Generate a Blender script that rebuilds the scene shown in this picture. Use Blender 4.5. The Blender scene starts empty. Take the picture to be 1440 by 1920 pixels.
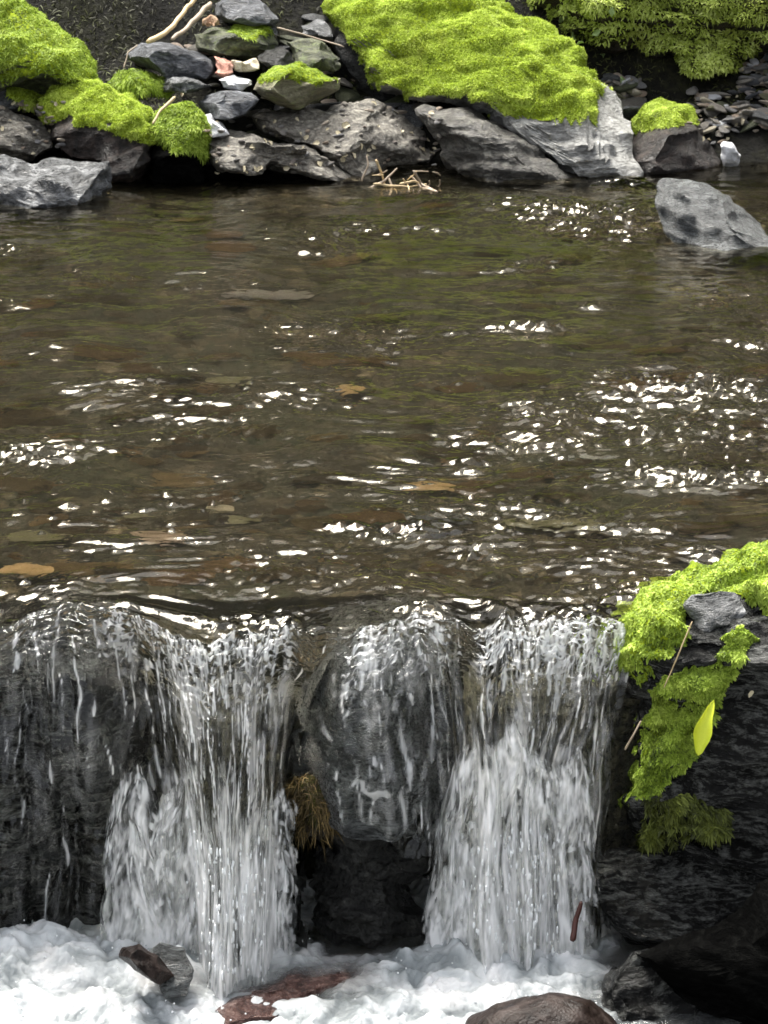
import bpy, math, random
import numpy as np
R = math.radians
scene = bpy.context.scene
COL = scene.collection

# ------------------------------------------------------------------ camera
CX, CY, CZ = 0.0, -4.7, 1.7
PITCH = R(18.0)
FPX = 5544.0                       # focal length in photo pixels
cam_d = bpy.data.cameras.new('camera')
cam_d.sensor_width = 36.0
cam_d.lens = FPX * 36.0 / 1920.0
cam_d.clip_start = 0.05
cam_d.clip_end = 300
cam = bpy.data.objects.new('camera', cam_d)
cam.location = (CX, CY, CZ)
cam.rotation_euler = (R(90) - PITCH, 0, 0)
COL.objects.link(cam)
scene.camera = cam
cam_d.dof.use_dof = True
cam_d.dof.focus_distance = 5.8
cam_d.dof.aperture_fstop = 22.0

# ------------------------------------------------------------------ sky, sun, exposure
SUN_EL, SUN_AZ = R(60), R(-28)     # azimuth from +Y (upstream), minus = to the left
w = bpy.data.worlds.new('World')
scene.world = w
w.use_nodes = True
nt = w.node_tree
nt.nodes.clear()
sky = nt.nodes.new('ShaderNodeTexSky')
sky.sky_type = 'NISHITA'
sky.sun_disc = False
sky.sun_elevation = SUN_EL
sky.sun_rotation = SUN_AZ
sky.air_density = 1.0
sky.dust_density = 3.0
hs = nt.nodes.new('ShaderNodeHueSaturation')
hs.inputs['Saturation'].default_value = 0.22      # overcast: nearly neutral sky light
bg = nt.nodes.new('ShaderNodeBackground')
bg.inputs['Strength'].default_value = 0.15
wo = nt.nodes.new('ShaderNodeOutputWorld')
nt.links.new(sky.outputs[0], hs.inputs['Color'])
nt.links.new(hs.outputs[0], bg.inputs['Color'])
nt.links.new(bg.outputs[0], wo.inputs['Surface'])
sun_d = bpy.data.lights.new('sun', 'SUN')
sun_d.energy = 4.2
sun_d.angle = R(34)
sun_d.color = (1.0, 0.96, 0.88)
sun = bpy.data.objects.new('sun', sun_d)
sd = (math.sin(SUN_AZ) * math.cos(SUN_EL), math.cos(SUN_AZ) * math.cos(SUN_EL), math.sin(SUN_EL))
from mathutils import Vector
sun.rotation_euler = Vector(sd).to_track_quat('Z', 'Y').to_euler()
sun.location = (0, 0, 8)
COL.objects.link(sun)
scene.view_settings.view_transform = 'Standard'
scene.view_settings.look = 'None'
scene.view_settings.exposure = 1.72
scene.view_settings.gamma = 1.0
scene.render.engine = 'CYCLES'
scene.cycles.use_denoising = True
scene.cycles.max_bounces = 7
scene.cycles.diffuse_bounces = 3
scene.cycles.glossy_bounces = 3
scene.cycles.transmission_bounces = 5
scene.cycles.transparent_max_bounces = 8
scene.cycles.sample_clamp_indirect = 3.0
scene.cycles.sample_clamp_direct = 12.0
scene.cycles.blur_glossy = 0.3

# ------------------------------------------------------------------ noise
rng = np.random.default_rng(7)
_perm = np.random.default_rng(3).permutation(512).astype(np.int64)
_gr = np.random.default_rng(4).normal(size=(512, 3))
_gr /= np.linalg.norm(_gr, axis=1)[:, None]

def pn(p, seed=0):
    """gradient noise, p (...,3) -> about -1..1"""
    p = np.asarray(p, float) + seed * 17.31
    i = np.floor(p).astype(np.int64)
    f = p - i
    u = f * f * f * (f * (f * 6 - 15) + 10)
    out = 0
    for dx in (0, 1):
        for dy in (0, 1):
            for dz in (0, 1):
                h = _perm[(_perm[(_perm[(i[..., 0] + dx) & 511] + i[..., 1] + dy) & 511] + i[..., 2] + dz) & 511]
                g = _gr[h]
                d = g[..., 0] * (f[..., 0] - dx) + g[..., 1] * (f[..., 1] - dy) + g[..., 2] * (f[..., 2] - dz)
                wgt = (u[..., 0] if dx else 1 - u[..., 0]) * (u[..., 1] if dy else 1 - u[..., 1]) * (u[..., 2] if dz else 1 - u[..., 2])
                out = out + wgt * d
    return out * 1.6

def fbm(p, oct=4, seed=0, gain=0.5, lac=2.03):
    p = np.asarray(p, float)
    a, s, o = 1.0, 0.0, 0
    for k in range(oct):
        o = o + a * pn(p, seed + k * 5)
        s += a
        a *= gain
        p = p * lac
    return o / s

def P3(x, y, z=0.0):
    x, y, z = np.broadcast_arrays(x, y, z)
    return np.stack([x, y, z], -1)

def sst(a, b, x):
    t = np.clip((x - a) / (b - a), 0, 1)
    return t * t * (3 - 2 * t)

# ------------------------------------------------------------------ where a photo pixel's line of sight lies in the place
def ray(px, py):
    a = (np.asarray(px, float) - 720) / FPX
    b = (960 - np.asarray(py, float)) / FPX
    c, s = math.cos(PITCH), math.sin(PITCH)
    return a, c + b * s, -s + b * c

def atY(px, py, Y):
    dx, dy, dz = ray(px, py)
    t = (Y - CY) / dy
    return np.stack([CX + dx * t, CY + dy * t, CZ + dz * t], -1)

def atZ(px, py, Z=0.0):
    dx, dy, dz = ray(px, py)
    t = (Z - CZ) / dz
    return np.stack([CX + dx * t, CY + dy * t, CZ + dz * t], -1)

# ------------------------------------------------------------------ mesh helpers
def link(o, parent=None):
    COL.objects.link(o)
    if parent is not None:
        o.parent = parent
    return o

def mesh_np(name, V, F, mat, parent=None, smooth=True, origin=None, attrs=None):
    """F: (n,3) or (n,4) int array, V: world coordinates"""
    V = np.asarray(V, np.float32)
    F = np.asarray(F, np.int32)
    if origin is None:
        origin = np.array([V[:, 0].mean(), V[:, 1].mean(), V[:, 2].min()]) if parent is None else np.array(parent.location)
    me = bpy.data.meshes.new(name)
    k = F.shape[1]
    me.vertices.add(len(V))
    me.vertices.foreach_set('co', (V - np.asarray(origin, np.float32)).ravel())
    me.loops.add(F.size)
    me.loops.foreach_set('vertex_index', F.ravel())
    me.polygons.add(len(F))
    me.polygons.foreach_set('loop_start', np.arange(0, F.size, k, dtype=np.int32))
    me.polygons.foreach_set('loop_total', np.full(len(F), k, np.int32))
    me.polygons.foreach_set('use_smooth', np.full(len(F), smooth))
    me.update(calc_edges=True)
    me.validate()
    if attrs:
        for an, av in attrs.items():
            at = me.attributes.new(an, 'FLOAT', 'POINT')
            at.data.foreach_set('value', np.asarray(av, np.float32))
    me.materials.append(mat)
    o = bpy.data.objects.new(name, me)
    if parent is None:
        o.location = origin
    return link(o, parent)

def tag(o, label, cat=None, group=None, kind=None):
    if label: o['label'] = label
    if cat: o['category'] = cat
    if group: o['group'] = group
    if kind: o['kind'] = kind
    return o

def vnormals(V, F):
    n = np.cross(V[F[:, 1]] - V[F[:, 0]], V[F[:, -1]] - V[F[:, 0]])
    N = np.zeros_like(V)
    for k in range(F.shape[1]):
        np.add.at(N, F[:, k], n)
    return N / (np.linalg.norm(N, axis=1)[:, None] + 1e-12)

def grid_faces(nx, ny):
    i = np.arange(nx - 1)[:, None]
    j = np.arange(ny - 1)[None, :]
    a = (i * ny + j).ravel()
    return np.stack([a, a + ny, a + ny + 1, a + 1], -1)

def compact(V, F, attrs=None):
    u, inv = np.unique(F.ravel(), return_inverse=True)
    return V[u], inv.reshape(F.shape), ({k: v[u] for k, v in attrs.items()} if attrs else None)

_ico = {}
def ico(n):
    if n not in _ico:
        import bmesh
        bm = bmesh.new()
        bmesh.ops.create_icosphere(bm, subdivisions=n, radius=1.0)
        V = np.array([v.co[:] for v in bm.verts])
        F = np.array([[v.index for v in f.verts] for f in bm.faces])
        bm.free()
        _ico[n] = (V, F)
    return _ico[n]

# ------------------------------------------------------------------ materials
class M:
    def __init__(s, name):
        s.m = bpy.data.materials.new(name)
        s.m.use_nodes = True
        s.t = s.m.node_tree
        s.t.nodes.clear()
        s.out = s.n('ShaderNodeOutputMaterial')
    def n(s, typ, **kw):
        nd = s.t.nodes.new(typ)
        for k, v in kw.items():
            if k.startswith('_'):
                setattr(nd, k[1:], v)
            else:
                key = k.replace('__', ' ')
                if isinstance(v, bpy.types.NodeSocket):
                    s.t.links.new(v, nd.inputs[key])
                else:
                    nd.inputs[key].default_value = v
        return nd
    def l(s, a, b): s.t.links.new(a, b)
    def noise(s, scale, detail=5, rough=0.55, vec=None, dist=0.0):
        nd = s.n('ShaderNodeTexNoise', Scale=scale, Detail=detail, Roughness=rough, Distortion=dist)
        if vec is not None: s.l(vec, nd.inputs['Vector'])
        return nd.outputs['Fac']
    def coord(s, scale=(1, 1, 1), rot=(0, 0, 0)):
        c = s.n('ShaderNodeTexCoord')
        mp = s.n('ShaderNodeMapping')
        mp.inputs['Scale'].default_value = scale
        mp.inputs['Rotation'].default_value = rot
        s.l(c.outputs['Object'], mp.inputs['Vector'])
        return mp.outputs[0]
    def ramp(s, fac, stops):
        nd = s.n('ShaderNodeValToRGB')
        e = nd.color_ramp.elements
        while len(e) < len(stops): e.new(0.5)
        for el, (p, c) in zip(e, stops):
            el.position = p
            el.color = (c[0], c[1], c[2], 1) if hasattr(c, '__len__') else (c, c, c, 1)
        s.l(fac, nd.inputs[0])
        return nd.outputs[0]
    def mix(s, fac, a, b, mode='MIX'):
        nd = s.n('ShaderNodeMix', _data_type='RGBA', _blend_type=mode)
        for sock, v in ((nd.inputs[0], fac), (nd.inputs[6], a), (nd.inputs[7], b)):
            if isinstance(v, bpy.types.NodeSocket): s.l(v, sock)
            elif hasattr(v, '__len__'): sock.default_value = (v[0], v[1], v[2], 1)
            else: sock.default_value = v
        return nd.outputs[2]
    def math(s, op, a, b=0.0, c=0.0, clamp=False):
        nd = s.n('ShaderNodeMath', _operation=op, _use_clamp=clamp)
        for k, v in enumerate((a, b, c)):
            if isinstance(v, bpy.types.NodeSocket): s.l(v, nd.inputs[k])
            else: nd.inputs[k].default_value = v
        return nd.outputs[0]
    def bump(s, h, strength=0.5, dist=0.01, normal=None):
        nd = s.n('ShaderNodeBump', Strength=strength, Distance=dist)
        s.l(h, nd.inputs['Height'])
        if normal is not None: s.l(normal, nd.inputs['Normal'])
        return nd.outputs[0]
    def attr(s, name):
        return s.n('ShaderNodeAttribute', _attribute_name=name).outputs['Fac']
    def surf(s, sh): s.l(sh, s.out.inputs['Surface']); return s.m
    def mixsh(s, fac, a, b):
        nd = s.n('ShaderNodeMixShader')
        if isinstance(fac, bpy.types.NodeSocket): s.l(fac, nd.inputs[0])
        else: nd.inputs[0].default_value = fac
        s.l(a, nd.inputs[1]); s.l(b, nd.inputs[2])
        return nd.outputs[0]

def rock_mat(name, dark, mid, light, rough=0.55, streak=(1, 1, 1), rot=(0, 0, 0), scale=1.0, lichen=None, spec=0.5, bump=1.0, pat=0.5, wetline=False, vein=0.0):
    m = M(name)
    co = m.coord(streak, rot)
    rnd = m.n('ShaderNodeObjectInfo').outputs['Random']
    n1 = m.noise(9 * scale, 9, 0.68, co, 1.6)
    n2 = m.noise(46 * scale, 6, 0.65, co)
    n3 = m.noise(190 * scale, 4, 0.6, co)
    f = m.math('ADD', m.math('MULTIPLY', n1, 0.55), m.math('ADD', m.math('MULTIPLY', n2, 0.3), m.math('MULTIPLY', n3, 0.15)))
    c = m.ramp(f, [(0.40, dark), (0.49, mid), (0.60, light)])
    if lichen:
        c = m.mix(m.ramp(m.noise(17 * scale, 7, 0.7, co, 0.6), [(0.52, 0), (0.62, pat)]), c, lichen)
    if vein:
        vv = m.n('ShaderNodeTexVoronoi', _feature='DISTANCE_TO_EDGE', Scale=13 * scale)
        m.l(co, vv.inputs['Vector'])
        c = m.mix(m.ramp(vv.outputs['Distance'], [(0.0, vein), (0.03, 0)]), c, (0.5, 0.5, 0.47))
    if name.startswith('loose'):
        c = m.mix(1.0, c, m.ramp(rnd, [(0.0, (0.45, 0.45, 0.46)), (0.35, (1.0, 0.95, 0.86)), (0.6, (0.75, 0.78, 0.85)), (0.8, (1.15, 0.9, 0.7)), (1.0, (1.6, 1.45, 1.25))]), 'MULTIPLY')
    h = m.math('ADD', m.math('MULTIPLY', n1, 1.0), m.math('ADD', m.math('MULTIPLY', n2, 0.6), m.math('MULTIPLY', n3, 0.3)))
    cr = m.n('ShaderNodeTexVoronoi', _feature='DISTANCE_TO_EDGE', Scale=22 * scale)
    m.l(co, cr.inputs['Vector'])
    h = m.math('ADD', h, m.ramp(cr.outputs['Distance'], [(0, 0), (0.05, 0.07)]))
    b = m.bump(h, min(1.0, 0.9 * bump), 0.028 / scale)
    p = m.n('ShaderNodeBsdfPrincipled')
    m.l(c, p.inputs['Base Color'])
    m.l(b, p.inputs['Normal'])
    p.inputs['Specular IOR Level'].default_value = spec
    m.l(m.ramp(n2, [(0.35, rough * 0.7), (0.65, min(1, rough * 1.35))]), p.inputs['Roughness'])
    return m.surf(p.outputs[0])

MAT = {}
MAT['grey'] = rock_mat('grey slate', (0.018, 0.019, 0.02), (0.08, 0.083, 0.085), (0.34, 0.345, 0.35), 0.38, (1, 1, 2.2), (0.3, 0.5, 0))
MAT['boulder'] = rock_mat('lichen grey boulder stone', (0.07, 0.07, 0.066), (0.23, 0.225, 0.21), (0.46, 0.46, 0.44), 0.45, (1, 1, 2.5), (0.2, 0.6, 0), 1.6, (0.5, 0.5, 0.47))
MAT['bluegrey'] = rock_mat('blue grey slate', (0.02, 0.022, 0.025), (0.075, 0.08, 0.09), (0.27, 0.28, 0.30), 0.45, (1, 2.5, 3), (0, 0.35, 0), 1.3)
MAT['wetslate'] = rock_mat('wet slate', (0.004, 0.005, 0.005), (0.022, 0.024, 0.024), (0.13, 0.14, 0.14), 0.28, (0.6, 1.4, 2.4), (0, 0.75, 0), 2.4, None, 0.6, 1.1)
MAT['brown'] = rock_mat('brown gritty stone', (0.02, 0.017, 0.013), (0.085, 0.075, 0.06), (0.25, 0.23, 0.19), 0.6, (1, 1, 2), (0, -0.5, 0), 2.6, (0.42, 0.4, 0.34), bump=1.3)
MAT['poolslate'] = rock_mat('pool slate', (0.008, 0.009, 0.009), (0.035, 0.038, 0.038), (0.15, 0.16, 0.16), 0.3, (0.5, 1.3, 2.6), (0, 0.75, 0), 5.0, None, 0.5, 1.2)
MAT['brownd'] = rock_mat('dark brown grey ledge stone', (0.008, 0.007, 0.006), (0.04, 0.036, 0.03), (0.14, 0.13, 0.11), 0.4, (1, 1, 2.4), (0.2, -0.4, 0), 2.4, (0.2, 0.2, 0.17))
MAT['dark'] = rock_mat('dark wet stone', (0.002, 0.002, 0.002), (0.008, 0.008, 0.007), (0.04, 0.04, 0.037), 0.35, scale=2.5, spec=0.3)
MAT['black'] = rock_mat('black stone and painted shade', (0.0008, 0.0008, 0.0008), (0.0016, 0.0016, 0.0015), (0.006, 0.006, 0.0055), 0.8, (1, 1, 2.5), (0.4, 0.7, 0), scale=2.2, spec=0.02)  # dark and dull enough to read as shade in the lower right corner
MAT['darkbrown'] = rock_mat('dark brown stone', (0.004, 0.003, 0.002), (0.014, 0.010, 0.008), (0.05, 0.035, 0.028), 0.4, scale=1.5, spec=0.4)
MAT['redbrown'] = rock_mat('red brown wet stone', (0.02, 0.009, 0.007), (0.07, 0.032, 0.025), (0.2, 0.13, 0.11), 0.25, scale=2)
MAT['darkslate'] = rock_mat('dark streaked wet stone', (0.001, 0.001, 0.001), (0.0055, 0.0055, 0.005), (0.10, 0.102, 0.094), 0.22, (1, 1, 3), (0.3, 0.9, 0), scale=1.5, spec=0.28, bump=0.9)
MAT['ledge'] = rock_mat('wet olive brown ledge stone', (0.004, 0.004, 0.002), (0.026, 0.024, 0.013), (0.11, 0.10, 0.06), 0.3, (1, 1, 1.5), (0.2, 0.3, 0), scale=1.8)
MAT['wetbrown'] = rock_mat('smooth wet brown stone', (0.004, 0.0025, 0.002), (0.012, 0.008, 0.0065), (0.035, 0.026, 0.023), 0.35, scale=0.9, spec=0.1, bump=0.4, vein=0.0)
MAT['mossrock'] = rock_mat('stone filmed with dark moss', (0.012, 0.014, 0.006), (0.045, 0.05, 0.022), (0.16, 0.17, 0.09), 0.6, (1, 1, 2), (0, 0.2, 0), 1.8, (0.14, 0.19, 0.05))
MAT['olive'] = rock_mat('olive lichen slab', (0.06, 0.055, 0.03), (0.17, 0.155, 0.09), (0.33, 0.31, 0.2), 0.55, (0.5, 1, 3), (0, 0.1, 0), 1.6, (0.3, 0.36, 0.12))
MAT['orange'] = rock_mat('orange stone', (0.25, 0.13, 0.07), (0.5, 0.3, 0.17), (0.65, 0.5, 0.35), 0.6, scale=2)
MAT['pink'] = rock_mat('pink stone', (0.3, 0.11, 0.07), (0.52, 0.25, 0.18), (0.7, 0.45, 0.36), 0.6, scale=2)
MAT['cream'] = rock_mat('cream stone', (0.35, 0.29, 0.18), (0.6, 0.53, 0.38), (0.75, 0.7, 0.58), 0.6, scale=2)
MAT['white'] = rock_mat('white quartz', (0.6, 0.6, 0.62), (0.8, 0.8, 0.82), (0.9, 0.9, 0.9), 0.45, scale=1.5)
MAT['loose'] = rock_mat('loose mixed stone', (0.12, 0.11, 0.1), (0.32, 0.3, 0.28), (0.6, 0.58, 0.54), 0.5, (1, 1, 2), scale=2.2)
MAT['bedstone'] = rock_mat('loose bed stone', (0.014, 0.0115, 0.007), (0.058, 0.048, 0.029), (0.2, 0.165, 0.105), 0.6, (1, 1, 1.5), scale=2.4, spec=0.08)
MAT['tan'] = rock_mat('tan bed stone', (0.4, 0.25, 0.11), (0.55, 0.38, 0.19), (0.7, 0.54, 0.32), 0.6, scale=1.6, spec=0.1)

def moss_mats(name, c0, c1, c2, trans=0.35):
    m = M(name)                                    # the fronds
    t = m.attr('tone')
    n = m.noise(14, 4, 0.6, m.coord())
    f = m.math('ADD', m.math('MULTIPLY', t, 0.6), m.math('MULTIPLY', m.math('SUBTRACT', n, 0.25), 0.8), clamp=True)
    c = m.ramp(f, [(0.08, c0), (0.45, c1), (0.9, c2)])
    c = m.mix(m.ramp(m.noise(7, 5, 0.65, m.coord(), 0.5), [(0.54, 0), (0.70, 0.5)]), c, tuple(x * y for x, y in zip(c1, (0.60, 0.50, 0.6))))
    d = m.n('ShaderNodeBsdfPrincipled', Roughness=0.6)
    d.inputs['Specular IOR Level'].default_value = 0.25
    m.l(c, d.inputs['Base Color'])
    tr = m.n('ShaderNodeBsdfTranslucent')
    m.l(c, tr.inputs['Color'])
    m.surf(m.mixsh(trans, d.outputs[0], tr.outputs[0]))
    return m.m
def moss_base(name, c0, c1):
    m = M(name)
    co = m.coord()
    n = m.noise(60, 6, 0.7, co)
    c = m.ramp(n, [(0.35, c0), (0.65, c1)])
    p = m.n('ShaderNodeBsdfPrincipled', Roughness=0.9)
    p.inputs['Specular IOR Level'].default_value = 0.1
    m.l(c, p.inputs['Base Color'])
    m.l(m.bump(m.noise(180, 4, 0.7, co), 1.0, 0.01), p.inputs['Normal'])
    return m.surf(p.outputs[0])
MAT['moss'] = moss_mats('bright feather moss', (0.09, 0.13, 0.014), (0.36, 0.47, 0.045), (0.66, 0.77, 0.16))
MAT['moss_base'] = moss_base('moss mat', (0.10, 0.14, 0.008), (0.34, 0.43, 0.022))
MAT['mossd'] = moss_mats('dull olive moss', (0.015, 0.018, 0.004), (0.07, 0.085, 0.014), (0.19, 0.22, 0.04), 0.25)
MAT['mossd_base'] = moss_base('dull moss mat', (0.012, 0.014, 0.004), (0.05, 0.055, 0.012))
MAT['leafmoss'] = moss_mats('leafy moss', (0.04, 0.065, 0.008), (0.23, 0.33, 0.03), (0.50, 0.62, 0.11), 0.35)
MAT['soilmoss'] = moss_mats('soil moss and leaf mould', (0.006, 0.006, 0.002), (0.030, 0.029, 0.010), (0.10, 0.115, 0.03), 0.15)
MAT['rootbrown'] = moss_mats('brown water moss', (0.008, 0.006, 0.003), (0.05, 0.035, 0.012), (0.26, 0.18, 0.07), 0.2)
MAT['turf'] = moss_mats('hanging plants', (0.07, 0.09, 0.015), (0.34, 0.42, 0.06), (0.68, 0.76, 0.25), 0.4)

def plain(name, c, rough=0.6, var=0.3, spec=0.4, trans=0.0):
    m = M(name)
    n = m.noise(60, 4, 0.6, m.coord())
    rnd = m.n('ShaderNodeObjectInfo').outputs['Random']
    c2 = tuple(x * (1 - var) for x in c)
    c1 = tuple(min(1, x * (1 + var)) for x in c)
    col = m.mix(m.math('ADD', m.math('MULTIPLY', n, 0.6), m.math('MULTIPLY', rnd, 0.4)), c2, c1)
    p = m.n('ShaderNodeBsdfPrincipled', Roughness=rough)
    p.inputs['Specular IOR Level'].default_value = spec
    m.l(col, p.inputs['Base Color'])
    m.l(m.bump(m.noise(250, 3), 0.3, 0.003), p.inputs['Normal'])
    sh = p.outputs[0]
    if trans:
        tr = m.n('ShaderNodeBsdfTranslucent')
        m.l(col, tr.inputs['Color'])
        sh = m.mixsh(trans, sh, tr.outputs[0])
    return m.surf(sh)
MAT['wood'] = plain('bare tan wood', (0.5, 0.38, 0.21), 0.6, 0.5)
MAT['wood_grey'] = plain('weathered wood', (0.33, 0.26, 0.19))
MAT['wood_red'] = plain('wet red brown wood', (0.05, 0.014, 0.009), 0.2)
MAT['leaf_yellow'] = plain('yellow leaf', (0.66, 0.72, 0.06), 0.4, 0.35, 0.4, 0.3)
MAT['leaf_dead'] = plain('dead leaf', (0.5, 0.44, 0.3), 0.6, 0.45, 0.3, 0.2)
MAT['leaf_green'] = plain('green leaf', (0.32, 0.42, 0.18), 0.5, 0.3, 0.4, 0.3)

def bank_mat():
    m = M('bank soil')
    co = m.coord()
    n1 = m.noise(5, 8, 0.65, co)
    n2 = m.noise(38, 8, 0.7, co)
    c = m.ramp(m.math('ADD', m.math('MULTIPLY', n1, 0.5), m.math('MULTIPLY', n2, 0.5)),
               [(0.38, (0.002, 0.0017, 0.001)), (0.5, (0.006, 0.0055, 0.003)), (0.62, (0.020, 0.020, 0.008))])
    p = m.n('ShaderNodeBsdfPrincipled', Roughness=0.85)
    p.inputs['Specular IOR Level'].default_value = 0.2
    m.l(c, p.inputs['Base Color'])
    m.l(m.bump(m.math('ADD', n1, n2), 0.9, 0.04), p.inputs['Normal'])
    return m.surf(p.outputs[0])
def bed_mat():
    m = M('stream bed gravel')
    co = m.coord((1, 1, 1))
    v = m.n('ShaderNodeTexVoronoi', Scale=26)
    m.l(co, v.inputs['Vector'])
    v2 = m.n('ShaderNodeTexVoronoi', Scale=70)
    m.l(co, v2.inputs['Vector'])
    sep = m.n('ShaderNodeSeparateColor')
    m.l(v.outputs['Color'], sep.inputs[0])
    c = m.ramp(sep.outputs[0], [(0.0, (0.004, 0.0034, 0.002)), (0.4, (0.013, 0.0105, 0.006)), (0.75, (0.028, 0.023, 0.014)), (1.0, (0.075, 0.06, 0.036))])
    n = m.noise(3.0, 4, 0.5, co)
    c = m.mix(m.ramp(n, [(0.38, 0.0), (0.6, 0.75)]), c, (0.013, 0.016, 0.006))
    c = m.mix(m.ramp(v.outputs['Distance'], [(0.25, 0.0), (0.6, 0.7)]), c, (0.02, 0.017, 0.01))
    p = m.n('ShaderNodeBsdfPrincipled', Roughness=0.8)
    p.inputs['Specular IOR Level'].default_value = 0.2
    m.l(c, p.inputs['Base Color'])
    hh = m.math('ADD', m.math('MULTIPLY', v.outputs['Distance'], -1.0), m.math('MULTIPLY', v2.outputs['Distance'], -0.4))
    m.l(m.bump(hh, 0.8, 0.02), p.inputs['Normal'])
    return m.surf(p.outputs[0])
MAT['bank'] = bank_mat()
MAT['bed'] = bed_mat()

def water_mat(name, tint=(0.93, 0.93, 0.86), foam=False, bump=0.15, bscale=70, streak=(1, 1, 1)):
    m = M(name)
    co = m.coord(streak)
    nb = m.bump(m.noise(bscale, 3, 0.5, co), bump, 0.006)
    g = m.n('ShaderNodeBsdfGlass', Roughness=0.0, IOR=1.33)
    g.inputs['Color'].default_value = (*tint, 1)
    m.l(nb, g.inputs['Normal'])
    if not foam:
        return m.surf(g.outputs[0])
    f = m.attr('foam')
    a = m.attr('grain')
    col = m.ramp(a, [(0.1, (0.34, 0.37, 0.38)), (0.45, (0.74, 0.77, 0.78)), (0.8, (0.95, 0.95, 0.95))]) if name != 'falling water' else \
        m.ramp(a, [(0.1, (0.62, 0.65, 0.66)), (0.4, (0.9, 0.92, 0.92)), (0.7, (0.97, 0.97, 0.97))])
    d = m.n('ShaderNodeBsdfPrincipled', Roughness=0.22, IOR=1.33)
    m.l(col, d.inputs['Base Color'])
    m.l(nb, d.inputs['Normal'])
    tr = m.n('ShaderNodeBsdfTranslucent')
    m.l(col, tr.inputs['Color'])
    white = m.mixsh(0.4, d.outputs[0], tr.outputs[0])
    return m.surf(m.mixsh(f, g.outputs[0], white))
MAT['water'] = water_mat('clear brown stream water', (0.93, 0.89, 0.79))
MAT['fall'] = water_mat('falling water', (0.95, 0.96, 0.94), True, 0.25, 120, (1, 1, 0.25))
MAT['foam'] = water_mat('aerated water', (0.9, 0.92, 0.9), True, 0.45, 190)
md = M('water drop')
_g = md.n('ShaderNodeBsdfGlass', Roughness=0.0, IOR=1.33)
_p = md.n('ShaderNodeBsdfPrincipled', Roughness=0.15)
_p.inputs['Base Color'].default_value = (0.93, 0.95, 0.96, 1)
MAT['drop'] = md.surf(md.mixsh(0.7, _g.outputs[0], _p.outputs[0]))

# ------------------------------------------------------------------ lie of the land
def ground_z(x, y):
    x, y = np.broadcast_arrays(np.asarray(x, float), np.asarray(y, float))
    p = P3(x, y)
    bed = -0.15 + 0.03 * pn(p * 2.2, 1) + 0.012 * pn(p * 9, 2) + 0.05 * sst(0.6, 0.12, y)
    bed = bed + 0.06 * sst(3.0, 3.4, y)
    low = -0.8 + 0.05 * pn(p * 3, 3) - 0.06 * np.clip(-y - 1, 0, 8)
    z = np.where(y > 0.14, bed, low)
    far = sst(3.7, 4.1, y) * 0.12 + np.clip(y - 4.1, 0, 12) * 1.08 \
        + fbm(p * 1.3, 4, 9) * 0.25 * sst(4.1, 5, y) + fbm(p * 6, 3, 11) * 0.04 * sst(3.7, 4.2, y)
    far = np.minimum(far, 10 + 0.6 * pn(p * 0.4, 5) + (y - 13) * 0.05)  # unseen upper bank, raised to keep low sky out of the pool reflections
    z = np.where(y > 3.3, z * (1 - sst(3.65, 4.0, y)) + far, z)
    xr = 0.95 + 0.16 * np.clip(y, -0.5, 4)
    xl = 1.05 + 0.13 * np.clip(y, -0.5, 4)
    xr = np.where(y < 0.14, 1.0 + 0.1 * np.clip(-y, 0, 3), xr)
    xl = np.where(y < 0.14, 1.25 + 0.1 * np.clip(-y, 0, 3), xl)
    e = np.maximum(x - xr, -x - xl)
    side = np.clip(e, 0, 3) * 0.95 + 0.12 * fbm(p * 2.5, 4, 21) * sst(0, 0.5, e)
    z = z + np.where(e > 0, np.minimum(side, 3.2), 0) + np.where(e > 0, sst(0, 0.12, e) * 0.12, 0)
    return z

def axis_pts(segs):
    out = []
    for a, b, d in segs:
        out += list(np.arange(a, b, d))
    out.append(segs[-1][1])
    return np.array(out)
gx = axis_pts([(-14, -3, 0.4), (-3, -1.4, 0.08), (-1.4, 1.4, 0.025), (1.4, 3, 0.08), (3, 14, 0.4)])
gy = axis_pts([(-11, -2, 0.4), (-2, 0.125, 0.05), (0.125, 0.155, 0.03), (0.155, 3.2, 0.03), (3.2, 5.0, 0.025), (5.0, 7, 0.1), (7, 30, 0.5)])
GX, GY = np.meshgrid(gx, gy, indexing='ij')
V = P3(GX, GY, ground_z(GX, GY)).reshape(-1, 3)
F = grid_faces(len(gx), len(gy))
cy_ = V[F].mean(1)
isbed = (cy_[:, 1] < 3.6) & (cy_[:, 1] > -11) & (np.abs(cy_[:, 0]) < 1.9)
Vb, Fb, _ = compact(V, F[isbed])
tag(mesh_np('stream_bed', Vb, Fb, MAT['bed'], origin=(0, 0, 0)), 'gravelly brown bed under the clear pool water', kind='structure')
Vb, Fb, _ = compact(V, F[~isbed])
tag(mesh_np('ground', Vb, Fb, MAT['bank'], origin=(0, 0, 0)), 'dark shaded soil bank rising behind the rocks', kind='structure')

gm = F[(~isbed) & (cy_[:, 1] > 4.0) & (cy_[:, 1] < 5.6) & (np.abs(cy_[:, 0]) < 1.7)]
GROUND_TRI = (V.copy(), np.concatenate([gm[:, [0, 1, 2]], gm[:, [0, 2, 3]]]))
def ground_hit(px, py):
    dx, dy, dz = ray(px, py)
    t = np.linspace(7.2, 10.5, 1500)
    z = CZ + dz * t
    g = np.maximum(ground_z(CX + dx * t, CY + dy * t), -0.02)
    k = np.argmax(z < g)
    return CY + dy * t[k]

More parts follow.
